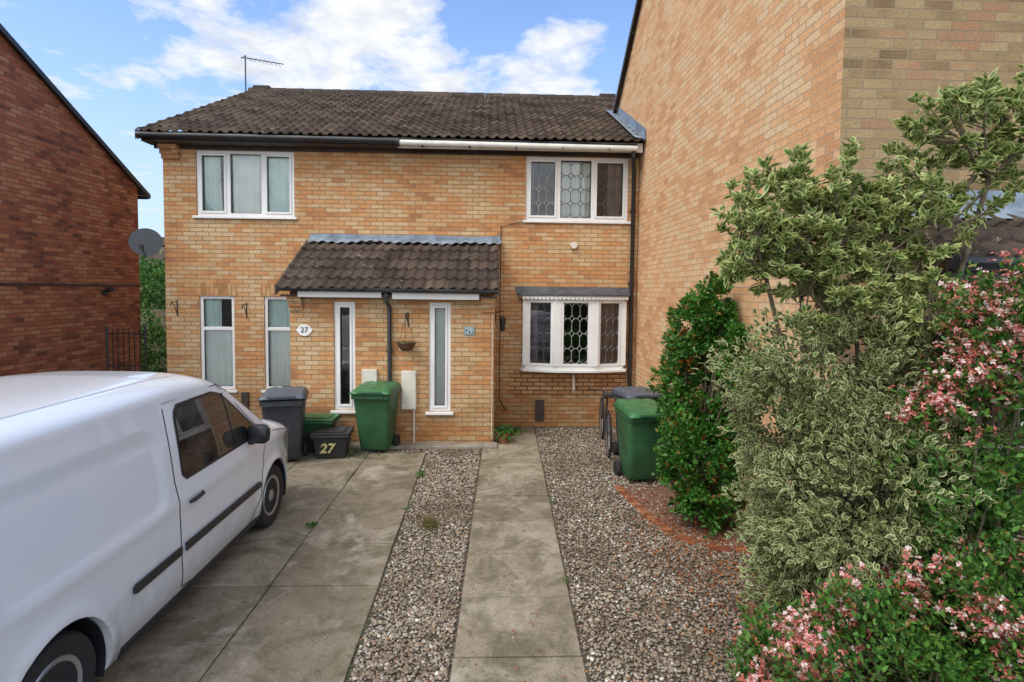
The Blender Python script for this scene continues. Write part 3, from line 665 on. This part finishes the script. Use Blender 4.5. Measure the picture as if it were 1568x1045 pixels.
MB().poly([(2.98,3.5,2.69),(6.2,3.5,2.69),(6.2,4.19,3.08),(2.98,4.19,3.08)]).build('canopy_deck','brownfascia',G)
MB().box(2.98,6.2,3.52,3.54,2.58,2.70).build('canopy_fascia','brownfascia',G)
MB().tube([(2.97,3.46,2.70),(6.2,3.46,2.68)],.05,8).build('canopy_gutter','black',G,smooth=True)
MB().add([(2.93,4.18,3.30),(6.2,4.18,3.30),(6.2,4.17,3.16),(2.93,4.17,3.16),(6.2,3.98,3.06),(2.93,3.98,3.06)],[(0,1,2,3),(3,2,4,5)]).build('canopy_flashing','lead',G)
MB().box(2.55,2.648,5.35,5.75,.75,1.25).build('meter_cabinet','black',G,bevel=.015)

# ---------------- left building ----------------
G=empty('brick_house.001'); X=-7.7; RY,RZ,FY=8.6,6.72,4.7
b=MB(); b.poly([(X,FY,-.05),(X,12.5,-.05),(X,12.5,4.62),(X,RY,RZ),(X,FY,4.62)]); b.poly([(X,12.5,-.05),(-15,12.5,-.05),(-15,12.5,4.62),(X,12.5,4.62)]); b.poly([(X,FY,-.05),(-15,FY,-.05),(-15,FY,4.62),(X,FY,4.62)])
b.poly([(-15,FY,-.05),(-15,12.5,-.05),(-15,12.5,4.62),(-15,RY,RZ),(-15,FY,4.62)])
b.build('walls','brick_red',G,recalc=False)
s=MB(); f1=FY-.3; s.add([(X+.10,f1,4.52),(X+.10,RY,RZ+.06),(X+.10,12.8,4.52),(X-.03,f1,4.52),(X-.03,RY,RZ+.06),(X-.03,12.8,4.52),(X+.10,f1,4.42),(X+.10,RY,RZ-.04),(X+.10,12.8,4.42)],[(0,1,4,3),(1,2,5,4),(0,1,7,6),(1,2,8,7)]); s.build('verge','black',G)
MB().poly([(-15,12.8,4.5),(X+.08,12.8,4.5),(X+.08,RY,RZ+.05),(-15,RY,RZ+.05)]).poly([(-15,f1,4.5),(X+.08,f1,4.5),(X+.08,RY,RZ+.05),(-15,RY,RZ+.05)]).build('roof','tile',G)
MB().tube([(X+.02,12.85,4.48),(-15,12.85,4.48)],.055,8).build('gutter','black',G)
MB().box(X,X+.015,FY,12.5,2.48,2.52).build('drip_band','brownfascia',G)
s=MB(); s.box(X+.001,X+.05,11.3,11.4,2.3,2.4); s.tube([(X+.03,11.35,2.38),(X+.2,11.3,2.42)],[.03,.06],8); s.build('security_light','black',G)

e=empty('metal_gate'); s=MB(); x0,x1,y=-7.15,-6.45,10.6
for x in (x0,x1): s.tube([(x,y,0),(x,y,1.75)],.02,6)
for z in (.15,1.0,1.6): s.tube([(x0,y,z),(x1,y,z)],.014,6)
for i in range(1,7): x=x0+(x1-x0)*i/7; s.tube([(x,y,.15),(x,y,1.7)],.009,5)
s.build('bars','black',e)
e=empty('garden_fence'); s=MB(); x=-11.5
while x<-5.7: s.box(x,x+.14,17.9,17.92,0,1.75); x+=.15
s.build('boards','fence',e)
def shrub(name,ells,cnt,L,W,mat,branches=True,base=None,up=.4,shell=.45,hole=-.12,clump=2.2):
    e=empty(name); Cs=[];Ds=[]
    tot=sum(r[0]*r[1]+r[1]*r[2]+r[0]*r[2] for _,r in ells)
    for k,(c,r) in enumerate(ells):
        n=int(cnt*(r[0]*r[1]+r[1]*r[2]+r[0]*r[2])/tot); C,D=ell_pts(n,c,r,shell,clump,hole,seed=k+len(name)); Cs.append(C);Ds.append(D)
    C=np.concatenate(Cs);D=np.concatenate(Ds)
    leaf_mesh('leaves',C,D+rng.normal(size=C.shape)*.7+[0,0,up],L*rng.uniform(.7,1.3,len(C)),W*rng.uniform(.8,1.2,len(C)),mat,e)
    if branches:
        s=MB(); bs=Vector(base or (ells[0][0][0],ells[0][0][1],0))
        for c,r in ells:
            for k in range(7):
                d=Vector(rng.normal(size=3)).normalized(); t=Vector((c[0]+d.x*r[0]*.75,c[1]+d.y*r[1]*.75,c[2]+d.z*r[2]*.75))
                st=bs+Vector((random.uniform(-.08,.08),random.uniform(-.08,.08),0)); m=st.lerp(t,.5)+Vector((random.uniform(-.1,.1),random.uniform(-.1,.1),.12))
                s.tube([st,m,t],[.016,.009,.003],5)
        s.build('branches','bark',e)
    return e,C,D
shrub('garden_hedge',[((-10.8,16.5,1.0),(1.4,.6,1.2)),((-8.8,15,.6),(.9,.7,.8)),((-9.6,13.8,.3),(.7,.5,.5))],6000,.10,.06,'hedge')
shrub('distant_tree',[((-13.6,22,2.1),(1.6,1.5,1.6)),((-16,25,1.9),(2.2,1.5,1.7))],6000,.18,.12,'hedge')
e=empty('distant_house'); b=MB(); b.box(-27,-21.3,36,44,0,3.6); b.add([(-27,36,3.6),(-27,44,3.6),(-27,40,5.8),(-21.3,36,3.6),(-21.3,44,3.6),(-21.3,40,5.8)],[(0,1,2),(3,4,5)]); b.build('walls','brick_f',e)
MB().poly([(-27.3,35.7,3.5),(-21,35.7,3.5),(-21,40,5.9),(-27.3,40,5.9)]).poly([(-27.3,44.3,3.5),(-21,44.3,3.5),(-21,40,5.9),(-27.3,40,5.9)]).build('roof','tile',e)

# ---------------- van ----------------
RWY=2.90
V=empty('white_van',(-3.15,0,0))
yk=[2.22,2.26,2.35,2.7,4.2,4.65,4.85,5.05,5.35,5.62,5.78,5.95,6.25,6.42,6.53,6.60,6.64]
hk=[1.55,1.72,1.80,1.83,1.83,1.80,1.745,1.63,1.42,1.23,1.15,1.12,1.05,.98,.89,.78,.62]
yw=[2.22,2.26,2.4,2.8,5.5,5.9,6.2,6.4,6.52,6.6,6.64]; ww=[.80,.87,.905,.915,.915,.91,.88,.83,.76,.66,.52]
def smooth_i(y,xs,ys):
    return sum(.2*float(np.interp(y+d,xs,ys)) for d in (-.05,-.025,0,.025,.05))
def Hy(y): return smooth_i(y,yk,hk)
def Wy(y): return smooth_i(y,yw,ww)
def sst(a,b,x): t=min(1,max(0,(x-a)/(b-a))); return t*t*(3-2*t)
def side(y,z):
    o=Wy(y)
    if z<.42: o-=.05*((.42-z)/.22)**2
    if z>.98: o-=.145*((z-.98)/.8)**1.25
    o+=.010*math.exp(-((z-.93)/.05)**2)
    cy,cz,hy,hz=3.20,1.22,.68,.27
    qx=abs(y-cy)-hy+.14; qz=abs(z-cz)-hz+.14
    sd_=math.hypot(max(qx,0),max(qz,0))+min(max(qx,qz),0)-.14
    o-=.018*(1-sst(-.03,.03,sd_))
    for yc in (RWY,5.8):
        d=math.hypot(y-yc,z-.32); o+=.018*math.exp(-((d-.40)/.045)**2)*(z>.2)
    return o
ys=np.concatenate([np.linspace(2.22,2.36,6)[:-1],np.linspace(2.36,6.35,105),np.linspace(6.35,6.64,16)[1:]])
sec=[]
NSD,NC=46,18
for y in ys:
    h=Hy(y); r_=min(.19,(h-.5)*.35); zs=h-r_; row=[]
    for i in range(NSD): z=.2+(zs-.2)*i/(NSD-1); row.append((side(y,z),y,z))
    wtop=row[-1][0]
    for i in range(1,NC+1):
        th=math.pi/2*i/NC; n_=2.0/3.0
        row.append((wtop*max(0,math.cos(th))**n_,y,zs+r_*math.sin(th)**n_*1.0))
    row[-1]=(0,y,h)
    sec.append(row+[(-x,yy,z) for x,yy,z in row[-2::-1]])
K=len(sec[0]); vs=[p for s_ in sec for p in s_]; fs=[]
for i in range(len(sec)-1):
    for k in range(K-1): fs.append((i*K+k,i*K+k+1,(i+1)*K+k+1,(i+1)*K+k))
    fs.append((i*K+K-1,i*K,(i+1)*K,(i+1)*K+K-1))
fs.append(tuple(range(K))); fs.append(tuple((len(sec)-1)*K+k for k in reversed(range(K))))
body=MB().add(vs,fs).build('body','paint',V,smooth=True)
cut=MB()
for yc in (RWY,5.8):
    for sx in (-1,1): cut.lathe([(.385,.60*sx),(.385,1.1*sx)],'x',(0,yc,.32),40)
cutter=cut.build('arch_cutter','black',V)
md=body.modifiers.new('bool','BOOLEAN'); md.object=cutter; md.operation='DIFFERENCE'; md.solver='EXACT'
bpy.context.view_layer.update()
dg=bpy.context.evaluated_depsgraph_get(); me2=bpy.data.meshes.new_from_object(body.evaluated_get(dg)); body.modifiers.clear(); body.data=me2
for p in me2.polygons: p.use_smooth=True
me2.set_sharp_from_angle(angle=R(35))
bpy.data.objects.remove(cutter)
s=MB()
for yc in (RWY,5.8):
    for sx in (-1,1):
        vs=[];fs=[]
        for i in range(25):
            a=-.35+(math.pi+.7)*i/24
            for xx in (.61,.885): vs.append((sx*xx,yc+.378*math.cos(a),.32+.378*math.sin(a)))
        for i in range(24): fs.append((2*i,2*i+1,2*i+3,2*i+2))
        s.add(vs,fs); s.lathe([(.001,sx*.612),(.383,sx*.612)],'x',(0,yc,.32),30)
s.build('wheel_arch_liners','black',V,recalc=False)
def strip_poly(b,levels,off,sx=1,n=8):
    vs=[];fs=[]
    for z,ya,yb in levels:
        for i in range(n+1):
            y=ya+(yb-ya)*i/n; vs.append((sx*(side(y,z)+off),y,z))
    for j in range(len(levels)-1):
        for i in range(n): a=j*(n+1)+i; fs.append((a,a+1,a+n+2,a+n+1))
    b.add(vs,fs)
def seam(b,pts,wd,off,sx):
    pp=[]
    for (ya,za),(yb,zb_) in zip(pts[:-1],pts[1:]):
        k=max(1,int(math.hypot(yb-ya,zb_-za)/.05))
        for i in range(k): pp.append((ya+(yb-ya)*i/k,za+(zb_-za)*i/k))
    pp.append(pts[-1]); vs=[];fs=[]
    for i,(y,z) in enumerate(pp):
        a=pp[max(0,i-1)];c=pp[min(len(pp)-1,i+1)]; ty,tz=c[0]-a[0],c[1]-a[1]; l=math.hypot(ty,tz); ny_,nz_=-tz/l*wd/2,ty/l*wd/2
        vs+=[(sx*(side(y+ny_,z+nz_)+off),y+ny_,z+nz_),(sx*(side(y-ny_,z-nz_)+off),y-ny_,z-nz_)]
    for i in range(len(pp)-1): fs.append((2*i,2*i+1,2*i+3,2*i+2))
    b.add(vs,fs)
gl=MB(); rb=MB(); sm=MB(); st=MB(); hd=MB()
def winlev(m):
    L=[]
    for i in range(13):
        t=i/12; z=1.09-m+(1.60+2*m-1.09)*t
        ya=4.10-m+ (.05*t); 
        ya+= .06*max(0,(t-.85)/.15)**2+.06*max(0,(.12-t)/.12)**2
        yb=5.42+m*1.6-(z-1.09)*1.22-.05*max(0,(t-.85)/.15)**2-.05*max(0,(.1-t)/.1)**2
        L.append((z,ya,yb))
    return L
for sx in (1,-1):
    strip_poly(rb,winlev(.022),.004,sx); strip_poly(gl,winlev(0),.007,sx)
    seam(rb,[(4.93,1.10),(4.86,1.58)],.025,.010,sx)
    seam(sm,[(4.02,1.62),(3.99,1.1),(4.03,.8),(4.05,.3)],.010,.0025,sx)
    seam(sm,[(4.05,.3),(4.25,.26),(5.2,.26),(5.40,.45),(5.50,.75),(5.52,1.05)],.010,.0025,sx)
    seam(sm,[(5.52,1.05),(5.0,1.50),(4.8,1.66),(4.02,1.655)],.008,.0025,sx)
    seam(sm,[(5.6,1.04),(5.9,1.0),(6.15,.94)],.007,.0025,sx)
    strip_poly(st,[(.555,4.08,5.38),(.565,4.08,5.40),(.60,4.08,5.40),(.615,4.08,5.38)],.014,sx,20)
    strip_poly(st,[(.555,3.50,4.02),(.565,3.48,4.02),(.60,3.48,4.02),(.615,3.50,4.02)],.014,sx,8)
    strip_poly(st,[(.2,3.4,5.4),(.27,3.4,5.4)],.004,sx,12)
    x=sx*(side(4.22,.90)+.022); hd.tube([(x-.018*sx,4.14,.895),(x,4.17,.9),(x,4.30,.905),(x-.018*sx,4.33,.905)],[.012,.015,.015,.012],8)
gl.build('side_windows','carglass',V,smooth=True,recalc=False); rb.build('window_rubber','black',V,recalc=False); sm.build('panel_gaps','darkbox',V,recalc=False)
o=st.build('rub_strips','black',V,recalc=False); md=o.modifiers.new('s','SOLIDIFY'); md.thickness=.012; md.offset=0
hd.build('door_handles','black',V,smooth=True)
vs=[];fs=[];n=12
for j in range(7):
    y=4.90+(5.66-4.90)*j/6; h=Hy(y); r_=min(.19,(h-.5)*.35); wt=side(y,h-r_)
    for i in range(n+1):
        u=-1+2*i/n; th=math.acos(min(1,abs(u*.93)**1.5)); z=h-r_+r_*math.sin(th)**(2/3.)
        vs.append((u*.93*wt,y,z+.008))
for j in range(6):
    for i in range(n): a=j*(n+1)+i; fs.append((a,a+1,a+n+2,a+n+1))
MB().add(vs,fs).build('windscreen','carglass',V,smooth=True)
s=MB()
for sx in (1,-1):
    s.T=Matrix.Translation((sx*1.01,5.17,1.14))@Matrix.Rotation(R(-12*sx),4,'Z')@Matrix.Diagonal((1.15,.62,.85,1))
    prof=[(.001,-.105),(.06,-.10),(.09,-.07),(.098,0),(.094,.065),(.065,.095),(.001,.10)]; s.lathe(prof,'z',(0,0,0),18)
    s.T=Matrix.Identity(4); s.tube([(sx*.86,5.22,1.05),(sx*.95,5.19,1.06)],.03,8)
s.build('door_mirrors','black',V,smooth=True)
s=MB()
for sx in (1,-1):
    strip_poly(s,[(.70,6.22,6.46),(.78,6.12,6.48),(.86,6.10,6.46),(.92,6.14,6.38)],.006,sx,6)
s.build('headlamps','alloy',V,smooth=True,recalc=False)
s=MB()
for sx in (1,-1): s.box(sx*.88-.03,sx*.88+.02,2.23,2.32,.85,1.35)
s.build('tail_lamps','sepal',V,bevel=.01)
s=MB(); s.box(-.72,.72,2.16,2.26,.32,.55); s.build('rear_bumper','black',V,bevel=.03)
s=MB(); s.box(-.48,.48,6.60,6.665,.28,.5); s.build('front_grille','black',V,bevel=.02)
rbm=MB()
for x in (-.60,.60):
    rbm.tube([(x,y,Hy(y)-.038) for y in np.linspace(2.6,4.6,20)],.012,6)
rbm.build('roof_ribs','paint',V,smooth=True)
for nm,yc,sx in (('wheel_fr',5.8,1),('wheel_rr',RWY,1),('wheel_fl',5.8,-1),('wheel_rl',RWY,-1)):
    xo=sx*.885; s=MB()
    s.lathe([(.205,xo-sx*.20),(.30,xo-sx*.20),(.318,xo-sx*.16),(.322,xo-sx*.10),(.318,xo-sx*.03),(.30,xo-sx*.003),(.25,xo+sx*.002),(.205,xo-sx*.015)],'x',(0,yc,.322),40); s.build(nm+'_tyre','tyre',V,smooth=True)
    s=MB(); s.lathe([(.001,xo-sx*.005),(.05,xo-sx*.008),(.07,xo-sx*.025),(.13,xo-sx*.03),(.175,xo-sx*.015),(.200,xo-sx*.008),(.208,xo-sx*.02)],'x',(0,yc,.322),40); s.build(nm+'_cap','alloy',V,smooth=True)
    s=MB()
    for k in range(9):
        a=k*2*math.pi/9
        c=(xo-sx*.0205,yc+.135*math.cos(a),.322+.135*math.sin(a))
        s.T=Matrix.Translation(c)@Matrix.Rotation(a,4,'X')@Matrix.Diagonal((1,1.25,.85,1)); s.lathe([(.001,sx*.008),(.03,sx*.008),(.032,-sx*.012)],'x',(0,0,0),10)
    s.T=Matrix.Identity(4)
    s.build(nm+'_holes','darkbox',V)

# ---------------- bins ----------------
def bin_(name,loc,rot,body,lid,open_=0):
    e=empty(name,loc,rot); s=MB()
    lv=[(.06,.40,.40,.08),(.12,.43,.46,.06),(.5,.49,.54,.03),(.86,.54,.62,.0),(.87,.58,.70,-.01),(.945,.58,.70,-.01),(.95,.55,.66,0)]
    vs=[];fs=[]
    for z,a,c,oy in lv:
        r_=.05
        ring=[]
        for (sx,sy) in ((1,-1),(1,1),(-1,1),(-1,-1)):
            for k in range(4):
                an={(1,-1):-math.pi/2,(1,1):0,(-1,1):math.pi/2,(-1,-1):math.pi}[(sx,sy)]+k*math.pi/6
                ring.append((sx*(a/2-r_)+r_*math.cos(an),sy*(c/2-r_)+oy+r_*math.sin(an),z))
        vs+=ring
    K=16
    for i in range(len(lv)-1):
        for k in range(K): fs.append((i*K+k,i*K+(k+1)%K,(i+1)*K+(k+1)%K,(i+1)*K+k))
    fs.append(tuple(range(K-1,-1,-1))); fs.append(tuple((len(lv)-1)*K+k for k in range(K)))
    s.add(vs,fs)
    s.box(-.2,.2,-.37,-.34,.88,.92)
    s.build('body',body,e,smooth=True)
    s=MB(); vs=[];fs=[]; yy=np.linspace(-.40,.34,14); n=12
    for j,y in enumerate(yy):
        t=(y+.40)/.74
        for i in range(n+1):
            u=-1+2*i/n; x=u*.305
            zz=.965+.045*math.sin(min(1,t*1.6)*math.pi/2)*(1-abs(u)**6)+.02*t-(.012 if .3<abs(u)<.45 else 0)
            if j==0: zz=.93
            if i in (0,n): zz=.93
            vs.append((x,y,zz))
    for j in range(len(yy)-1):
        for i in range(n): a=j*(n+1)+i; fs.append((a,a+1,a+n+2,a+n+1))
    s.T=Matrix.Translation((0,.34,.95))@Matrix.Rotation(-open_,4,'X')@Matrix.Translation((0,-.34,-.95))
    s.add(vs,fs); s.box(-.18,.18,-.43,-.395,.95,.975)
    s.T=Matrix.Identity(4)
    o=s.build('lid',lid,e,smooth=True,recalc=False); md=o.modifiers.new('s','SOLIDIFY'); md.thickness=.012
    s=MB(); s.tube([(-.24,.38,.97),(.24,.38,.97)],.017,8); s.tube([(-.2,.33,.93),(-.2,.38,.97)],.015,6); s.tube([(.2,.33,.93),(.2,.38,.97)],.015,6); s.build('handle',body,e,smooth=True)
    s=MB()
    for sx in (-1,1): s.lathe([(.001,sx*.23),(.09,sx*.23),(.1,sx*.24),(.1,sx*.275),(.09,sx*.285),(.001,sx*.28)],'x',(0,.24,.1),20)
    s.tube([(-.25,.24,.1),(.25,.24,.1)],.012,6); s.build('wheels','tyre',e,smooth=True)
    return e
bin_('wheelie_bin',(-2.92,7.95,0),R(14),'bingrey','bingreylid',R(4))
bin_('wheelie_bin.001',(-1.72,8.42,.01),R(-4),'bingreen','bingreenlid',R(2))
bin_('wheelie_bin.002',(2.00,7.12,0),R(4),'bingreen','bingreenlid')
bin_('wheelie_bin.003',(2.18,8.05,0),R(5),'bingrey','bingreylid',R(5))
bin_('wheelie_bin.004',(-5.75,9.2,0),R(0),'bingreen','bingreenlid')
def rbox(name,loc,rot,h,body,lid,label=None):
    e=empty(name,loc,rot); s=MB()
    s.add([(-.20,-.15,0),(.20,-.15,0),(.20,.15,0),(-.20,.15,0),(-.255,-.2,h),(.255,-.2,h),(.255,.2,h),(-.255,.2,h)],[(0,3,2,1),(0,1,5,4),(1,2,6,5),(2,3,7,6),(3,0,4,7),(4,5,6,7)])
    s.box(-.275,.275,-.22,.22,h-.05,h); s.build('body',body,e,bevel=.015)
    s=MB(); s.box(-.28,.28,-.225,.225,h+.002,h+.03); s.box(-.2,.2,-.15,.15,h+.03,h+.045); s.build('lid',lid,e,bevel=.01)
    if label:
        cu=text(label,.20,(-.05,-.186,h*.44),'yellow',e,.002,98,0); cu.offset=.006; cu.shear=.2
rbox('recycling_box',(-2.32,8.2,.01),R(5),.36,'black','black','27')
rbox('recycling_box.001',(-2.62,8.5,.3),R(0),.2,'bingreen','bingreenlid'); MB().box(-2.85,-2.4,8.35,8.65,.01,.298).build('plastic_crate','black',bevel=.02)

e=empty('bicycle',(1.84,8.70,0),R(84)); 
s=MB(); 
for x in (-.52,.52): s.tube([(x+.33*math.cos(a),.0,.34+.33*math.sin(a)) for a in np.linspace(0,2*math.pi,33)],.018,6,False)
s.build('tyres','tyre',e,smooth=True)
s=MB()
for x in (-.52,.52):
    for k in range(14): a=k*2*math.pi/14; s.tube([(x,0,.34),(x+.32*math.cos(a),0,.34+.32*math.sin(a))],.0015,3,False)
    s.tube([(x+.31*math.cos(a),.0,.34+.31*math.sin(a)) for a in np.linspace(0,2*math.pi,33)],.008,5,False)
s.build('rims','alloy',e)
s=MB(); s.tube([(.28,-.05,.86),(.3,0,.86),(.28,.26,.88)],.012,6); s.tube([(.3,0,.86),(.28,-.26,.88)],.012,6)
for a,c in (((-.52,.34),(-.1,.3)),((-.1,.3),(-.22,.85)),((-.22,.8),(.32,.78)),((-.1,.3),(.36,.70)),((.52,.34),(.3,.86)),((-.52,.34),(-.2,.75))): s.tube([(a[0],0,a[1]),(c[0],0,c[1])],.014,6)
s.box(-.36,-.12,-.07,.07,.86,.90); s.build('frame','black',e,smooth=True)

# ---------------- plants ----------------
e,C,D=shrub('climbing_shrub',[((2.30,6.25,1.35),(.36,.55,.72)),((2.35,6.15,2.05),(.28,.42,.42)),((2.2,5.75,.62),(.42,.45,.6)),((2.42,5.9,2.3),(.2,.3,.35)),((2.5,5.6,1.9),(.12,.3,.35))],17000,.058,.036,'green',base=(2.4,6.1,0),hole=-.05,clump=3)
k=np.where(C[:,2]>1.6)[0]; k=np.array([i for i in k if noise.noise(Vector(C[i])*2.6+Vector((1,4,2)))>.12])[:900]; leaf_mesh('rust_leaves',C[k]+D[k]*.03,D[k]+rng.normal(size=(len(k),3))*.5,.052,.038,'rust',e)
e=empty('variegated_shrub'); s=MB(); LC=[];LD=[]
base=Vector((2.35,3.3,0))
ell=[((1.80,3.35,2.86),(.44,.32,.44),190),((2.3,3.2,2.85),(.5,.3,.5),220),((2.74,3.1,3.38),(.42,.25,.30),85),((1.56,3.3,2.75),(.24,.25,.24),60),((2.10,3.25,2.45),(.38,.28,.3),120),((2.55,3.05,2.38),(.35,.28,.28),90)]
for c,r,nn in ell:
    cc=Vector(c); node=cc+Vector((.1,0,-r[2]*.7))
    m=base.lerp(node,.5)+Vector((random.uniform(-.1,.1),0,0)); s.tube([base,m,node,cc],[.026,.018,.012,.009],7)
    nodes=[node,cc,node.lerp(cc,.5)]+[cc+Vector((random.uniform(-.6,.6)*r[0],random.uniform(-.6,.6)*r[1],random.uniform(-.3,.4)*r[2])) for _ in range(6)]
    for nd in nodes[3:]: s.tube([node,node.lerp(nd,.5)+Vector((0,0,-.04)),nd],[.010,.008,.005],5)
    for k in range(nn):
        d=unit(rng.normal(size=(1,3)))[0]; t=.4+.65*random.random(); tip=Vector((c[0]+d[0]*r[0]*t,c[1]+d[1]*r[1]*t,c[2]+d[2]*r[2]*t+.05))
        if noise.noise(tip*3.2+Vector((3,1,9)))<-.22: continue
        nd=min(nodes,key=lambda q:(q-tip).length); mid=nd.lerp(tip,.5)+Vector((0,0,-.03)); s.tube([nd,mid,tip],[.005,.0035,.0025],4,False)
        dr=(tip-mid).normalized()+Vector((0,0,.5))
        for q in range(13):
            a=random.random()*6.283; v=dr*.6+Vector((math.cos(a),math.sin(a),random.uniform(-.3,.5)))*.9
            LC.append(tip-dr*.02*random.random()*1.5); LD.append(v)
        for q in range(8):
            tt=random.uniform(.3,.95); LC.append(mid.lerp(tip,tt)); LD.append(Vector(rng.normal(size=3))+Vector((0,0,.4)))
for (tx,ty,tz) in ((2.95,3.0,3.75),(3.1,3.05,3.5),(1.5,3.3,3.08),(3.02,3.0,3.92),(2.1,3.2,3.38),(1.42,3.3,2.6),(1.38,3.35,2.98),(2.55,3.1,3.55),(1.85,3.3,3.3),(3.0,3.05,3.15),(1.45,3.3,2.8)):
    st=Vector((2.6 if tx>2.3 else 1.9,3.15,2.85)); tip=Vector((tx,ty,tz)); s.tube([st,st.lerp(tip,.5)+Vector((0,0,-.05)),tip],[.010,.007,.003],5)
    for q in range(95):
        tt=.2+.8*random.random()**.6; LC.append(st.lerp(tip,tt)+Vector((0,0,-.05*4*tt*(1-tt)))); LD.append(Vector(rng.normal(size=3))+(tip-st).normalized()*.6)
s.build('branches','bark',e,smooth=True)
LC=np.array([list(v) for v in LC]); LD=np.array([list(v) for v in LD])
leaf_mesh('leaves',LC,LD,.066*rng.uniform(.7,1.3,len(LC)),.030*rng.uniform(.8,1.2,len(LC)),'varieg',e,fold=.2,droop=.2)
e,C,D=shrub('euonymus_bush',[((2.30,3.2,1.95),(.72,.36,.5)),((2.75,3.1,1.8),(.6,.36,.75)),((2.3,3.0,1.35),(.66,.40,.55)),((2.2,3.75,.85),(.44,.4,.6)),((2.6,2.9,.8),(.6,.4,.6)),((1.82,3.35,1.75),(.32,.3,.38)),((1.92,3.3,1.1),(.28,.3,.4)),((2.05,3.3,.6),(.35,.35,.4))],50000,.050,.023,'varieg2',base=(2.3,3.3,0),hole=-.08,clump=3.4)
n=190; k=rng.choice(len(C),n); SC=[];SD=[]; sb=MB()
for i in k:
    p=Vector(C[i]); d=(Vector(D[i])+Vector((0,0,.5))+Vector(rng.normal(size=3))*.35).normalized(); L=random.uniform(.10,.24)
    sb.tube([p,p+d*L],[.003,.0015],3,False)
    for q in range(14): SC.append(list(p+d*L*random.random())); SD.append(list(Vector(rng.normal(size=3))+d*.8))
leaf_mesh('sprays',np.array(SC),np.array(SD),.046,.022,'varieg2',e); sb.build('spray_stems','bark',e)
def flowers(C,D,n,parent,sz=1.0,thr=-.12):
    cl=rng.choice(len(C),n); PC=[];PD=[];SC=[];SD=[]
    for i in cl:
        if noise.noise(Vector(C[i])*2.6+Vector((9,2,4)))<thr: continue
        c=C[i]+D[i]*.04+np.array([0,-.01,.02])
        for f in range(rng.integers(5,12)):
            fc=c+rng.normal(size=3)*.032; ax=unit((D[i]+rng.normal(size=3)*.6+[-.1,-.4,.4])[None])[0]
            u=np.cross(ax,[.3,.2,1]); u/=np.linalg.norm(u); v=np.cross(ax,u)
            if rng.random()<.45:
                for k in range(5): a=k*1.2566; PC.append(fc); PD.append(u*math.cos(a)+v*math.sin(a)+ax*.35)
            for k in range(4): a=k*1.57+.4; SC.append(fc-ax*.014); SD.append(u*math.cos(a)+v*math.sin(a)-ax*.2)
    leaf_mesh('petals',np.array(PC),np.array(PD),.015*sz,.012*sz,'petal',parent); leaf_mesh('sepals',np.array(SC),np.array(SD),.020*sz,.011*sz,'sepal',parent)
e,C,D=shrub('abelia_bush',[((2.05,2.5,.66),(.62,.42,.50)),((2.5,2.4,.85),(.5,.4,.5)),((1.60,2.75,.42),(.28,.35,.38))],21000,.036,.019,'green2',base=(2.1,2.5,0),hole=-.08,clump=3)
top=np.where(C[:,2]>.2)[0]; flowers(C[top],D[top],560,e,1.1)
e,C,D=shrub('abelia_bush.001',[((2.50,2.72,1.75),(.30,.25,.72)),((2.45,2.6,1.2),(.35,.3,.5)),((2.6,2.7,2.35),(.25,.2,.35))],9000,.038,.020,'green2',base=(2.6,2.7,0),hole=.04,clump=3)
top=np.where(C[:,2]>1.8)[0]; flowers(C[top],D[top],170,e,1.1)
def tuft(name,loc,n,L,mat,spread=.05,wd=.008):
    C=np.array(loc)+rng.normal(size=(n,3))*[spread,spread,0]; leaf_mesh(name,C,rng.normal(size=(n,3))*[.7,.7,.2]+[0,0,.7],L*rng.uniform(.5,1.2,n),wd,mat)
tuft('dry_weed',(-.62,5.75,.01),190,.12,'dry',.05,.007)
tuft('weed',(-1.85,5.75,.015),40,.05,'hedge',.025,.015); tuft('weed.001',(-.92,7.3,.015),50,.08,'hedge',.03,.010); tuft('weed.002',(.66,4.6,.01),16,.035,'hedge',.02,.010); tuft('weed.003',(-.93,6.2,.01),16,.04,'hedge',.02,.01)
tuft('weed.005',(-3.0,7.2,.01),60,.09,'hedge',.06,.012); tuft('weed.006',(.75,6.4,.01),16,.04,'hedge',.02,.010); tuft('weed.007',(-2.1,8.3,.01),60,.08,'hedge',.15,.012)
n=1500; yy=rng.uniform(2.8,8.3,n); xx=rng.choice([-.9,-1.82,-2.74],n)+rng.normal(0,.008,n); keep=np.array([noise.noise(Vector((a*2,b_*1.5,0)))>-.05 for a,b_ in zip(xx,yy)])
Cm=np.stack([xx,yy,np.full(n,.008)],1)[keep]; leaf_mesh('joint_moss',Cm,rng.normal(size=Cm.shape)*[.6,.6,.2]+[0,0,.4],.014,.008,'hedge')
e=empty('potted_plant'); MB().lathe([(.07,0),(.10,.16),(.11,.16),(.11,.18),(.09,.17),(.001,.16)],'z',(.22,8.9,0),16).build('pot','binred',e,smooth=True)
C=np.array([.22,8.9,.18])+rng.normal(size=(160,3))*[.08,.08,.05]; leaf_mesh('leaves',C,rng.normal(size=(160,3))+[0,0,.5],.08,.03,'green',e)
tuft('flowers_by_porch',(.4,9.5,.02),60,.12,'green',.08,.02)
print('done')
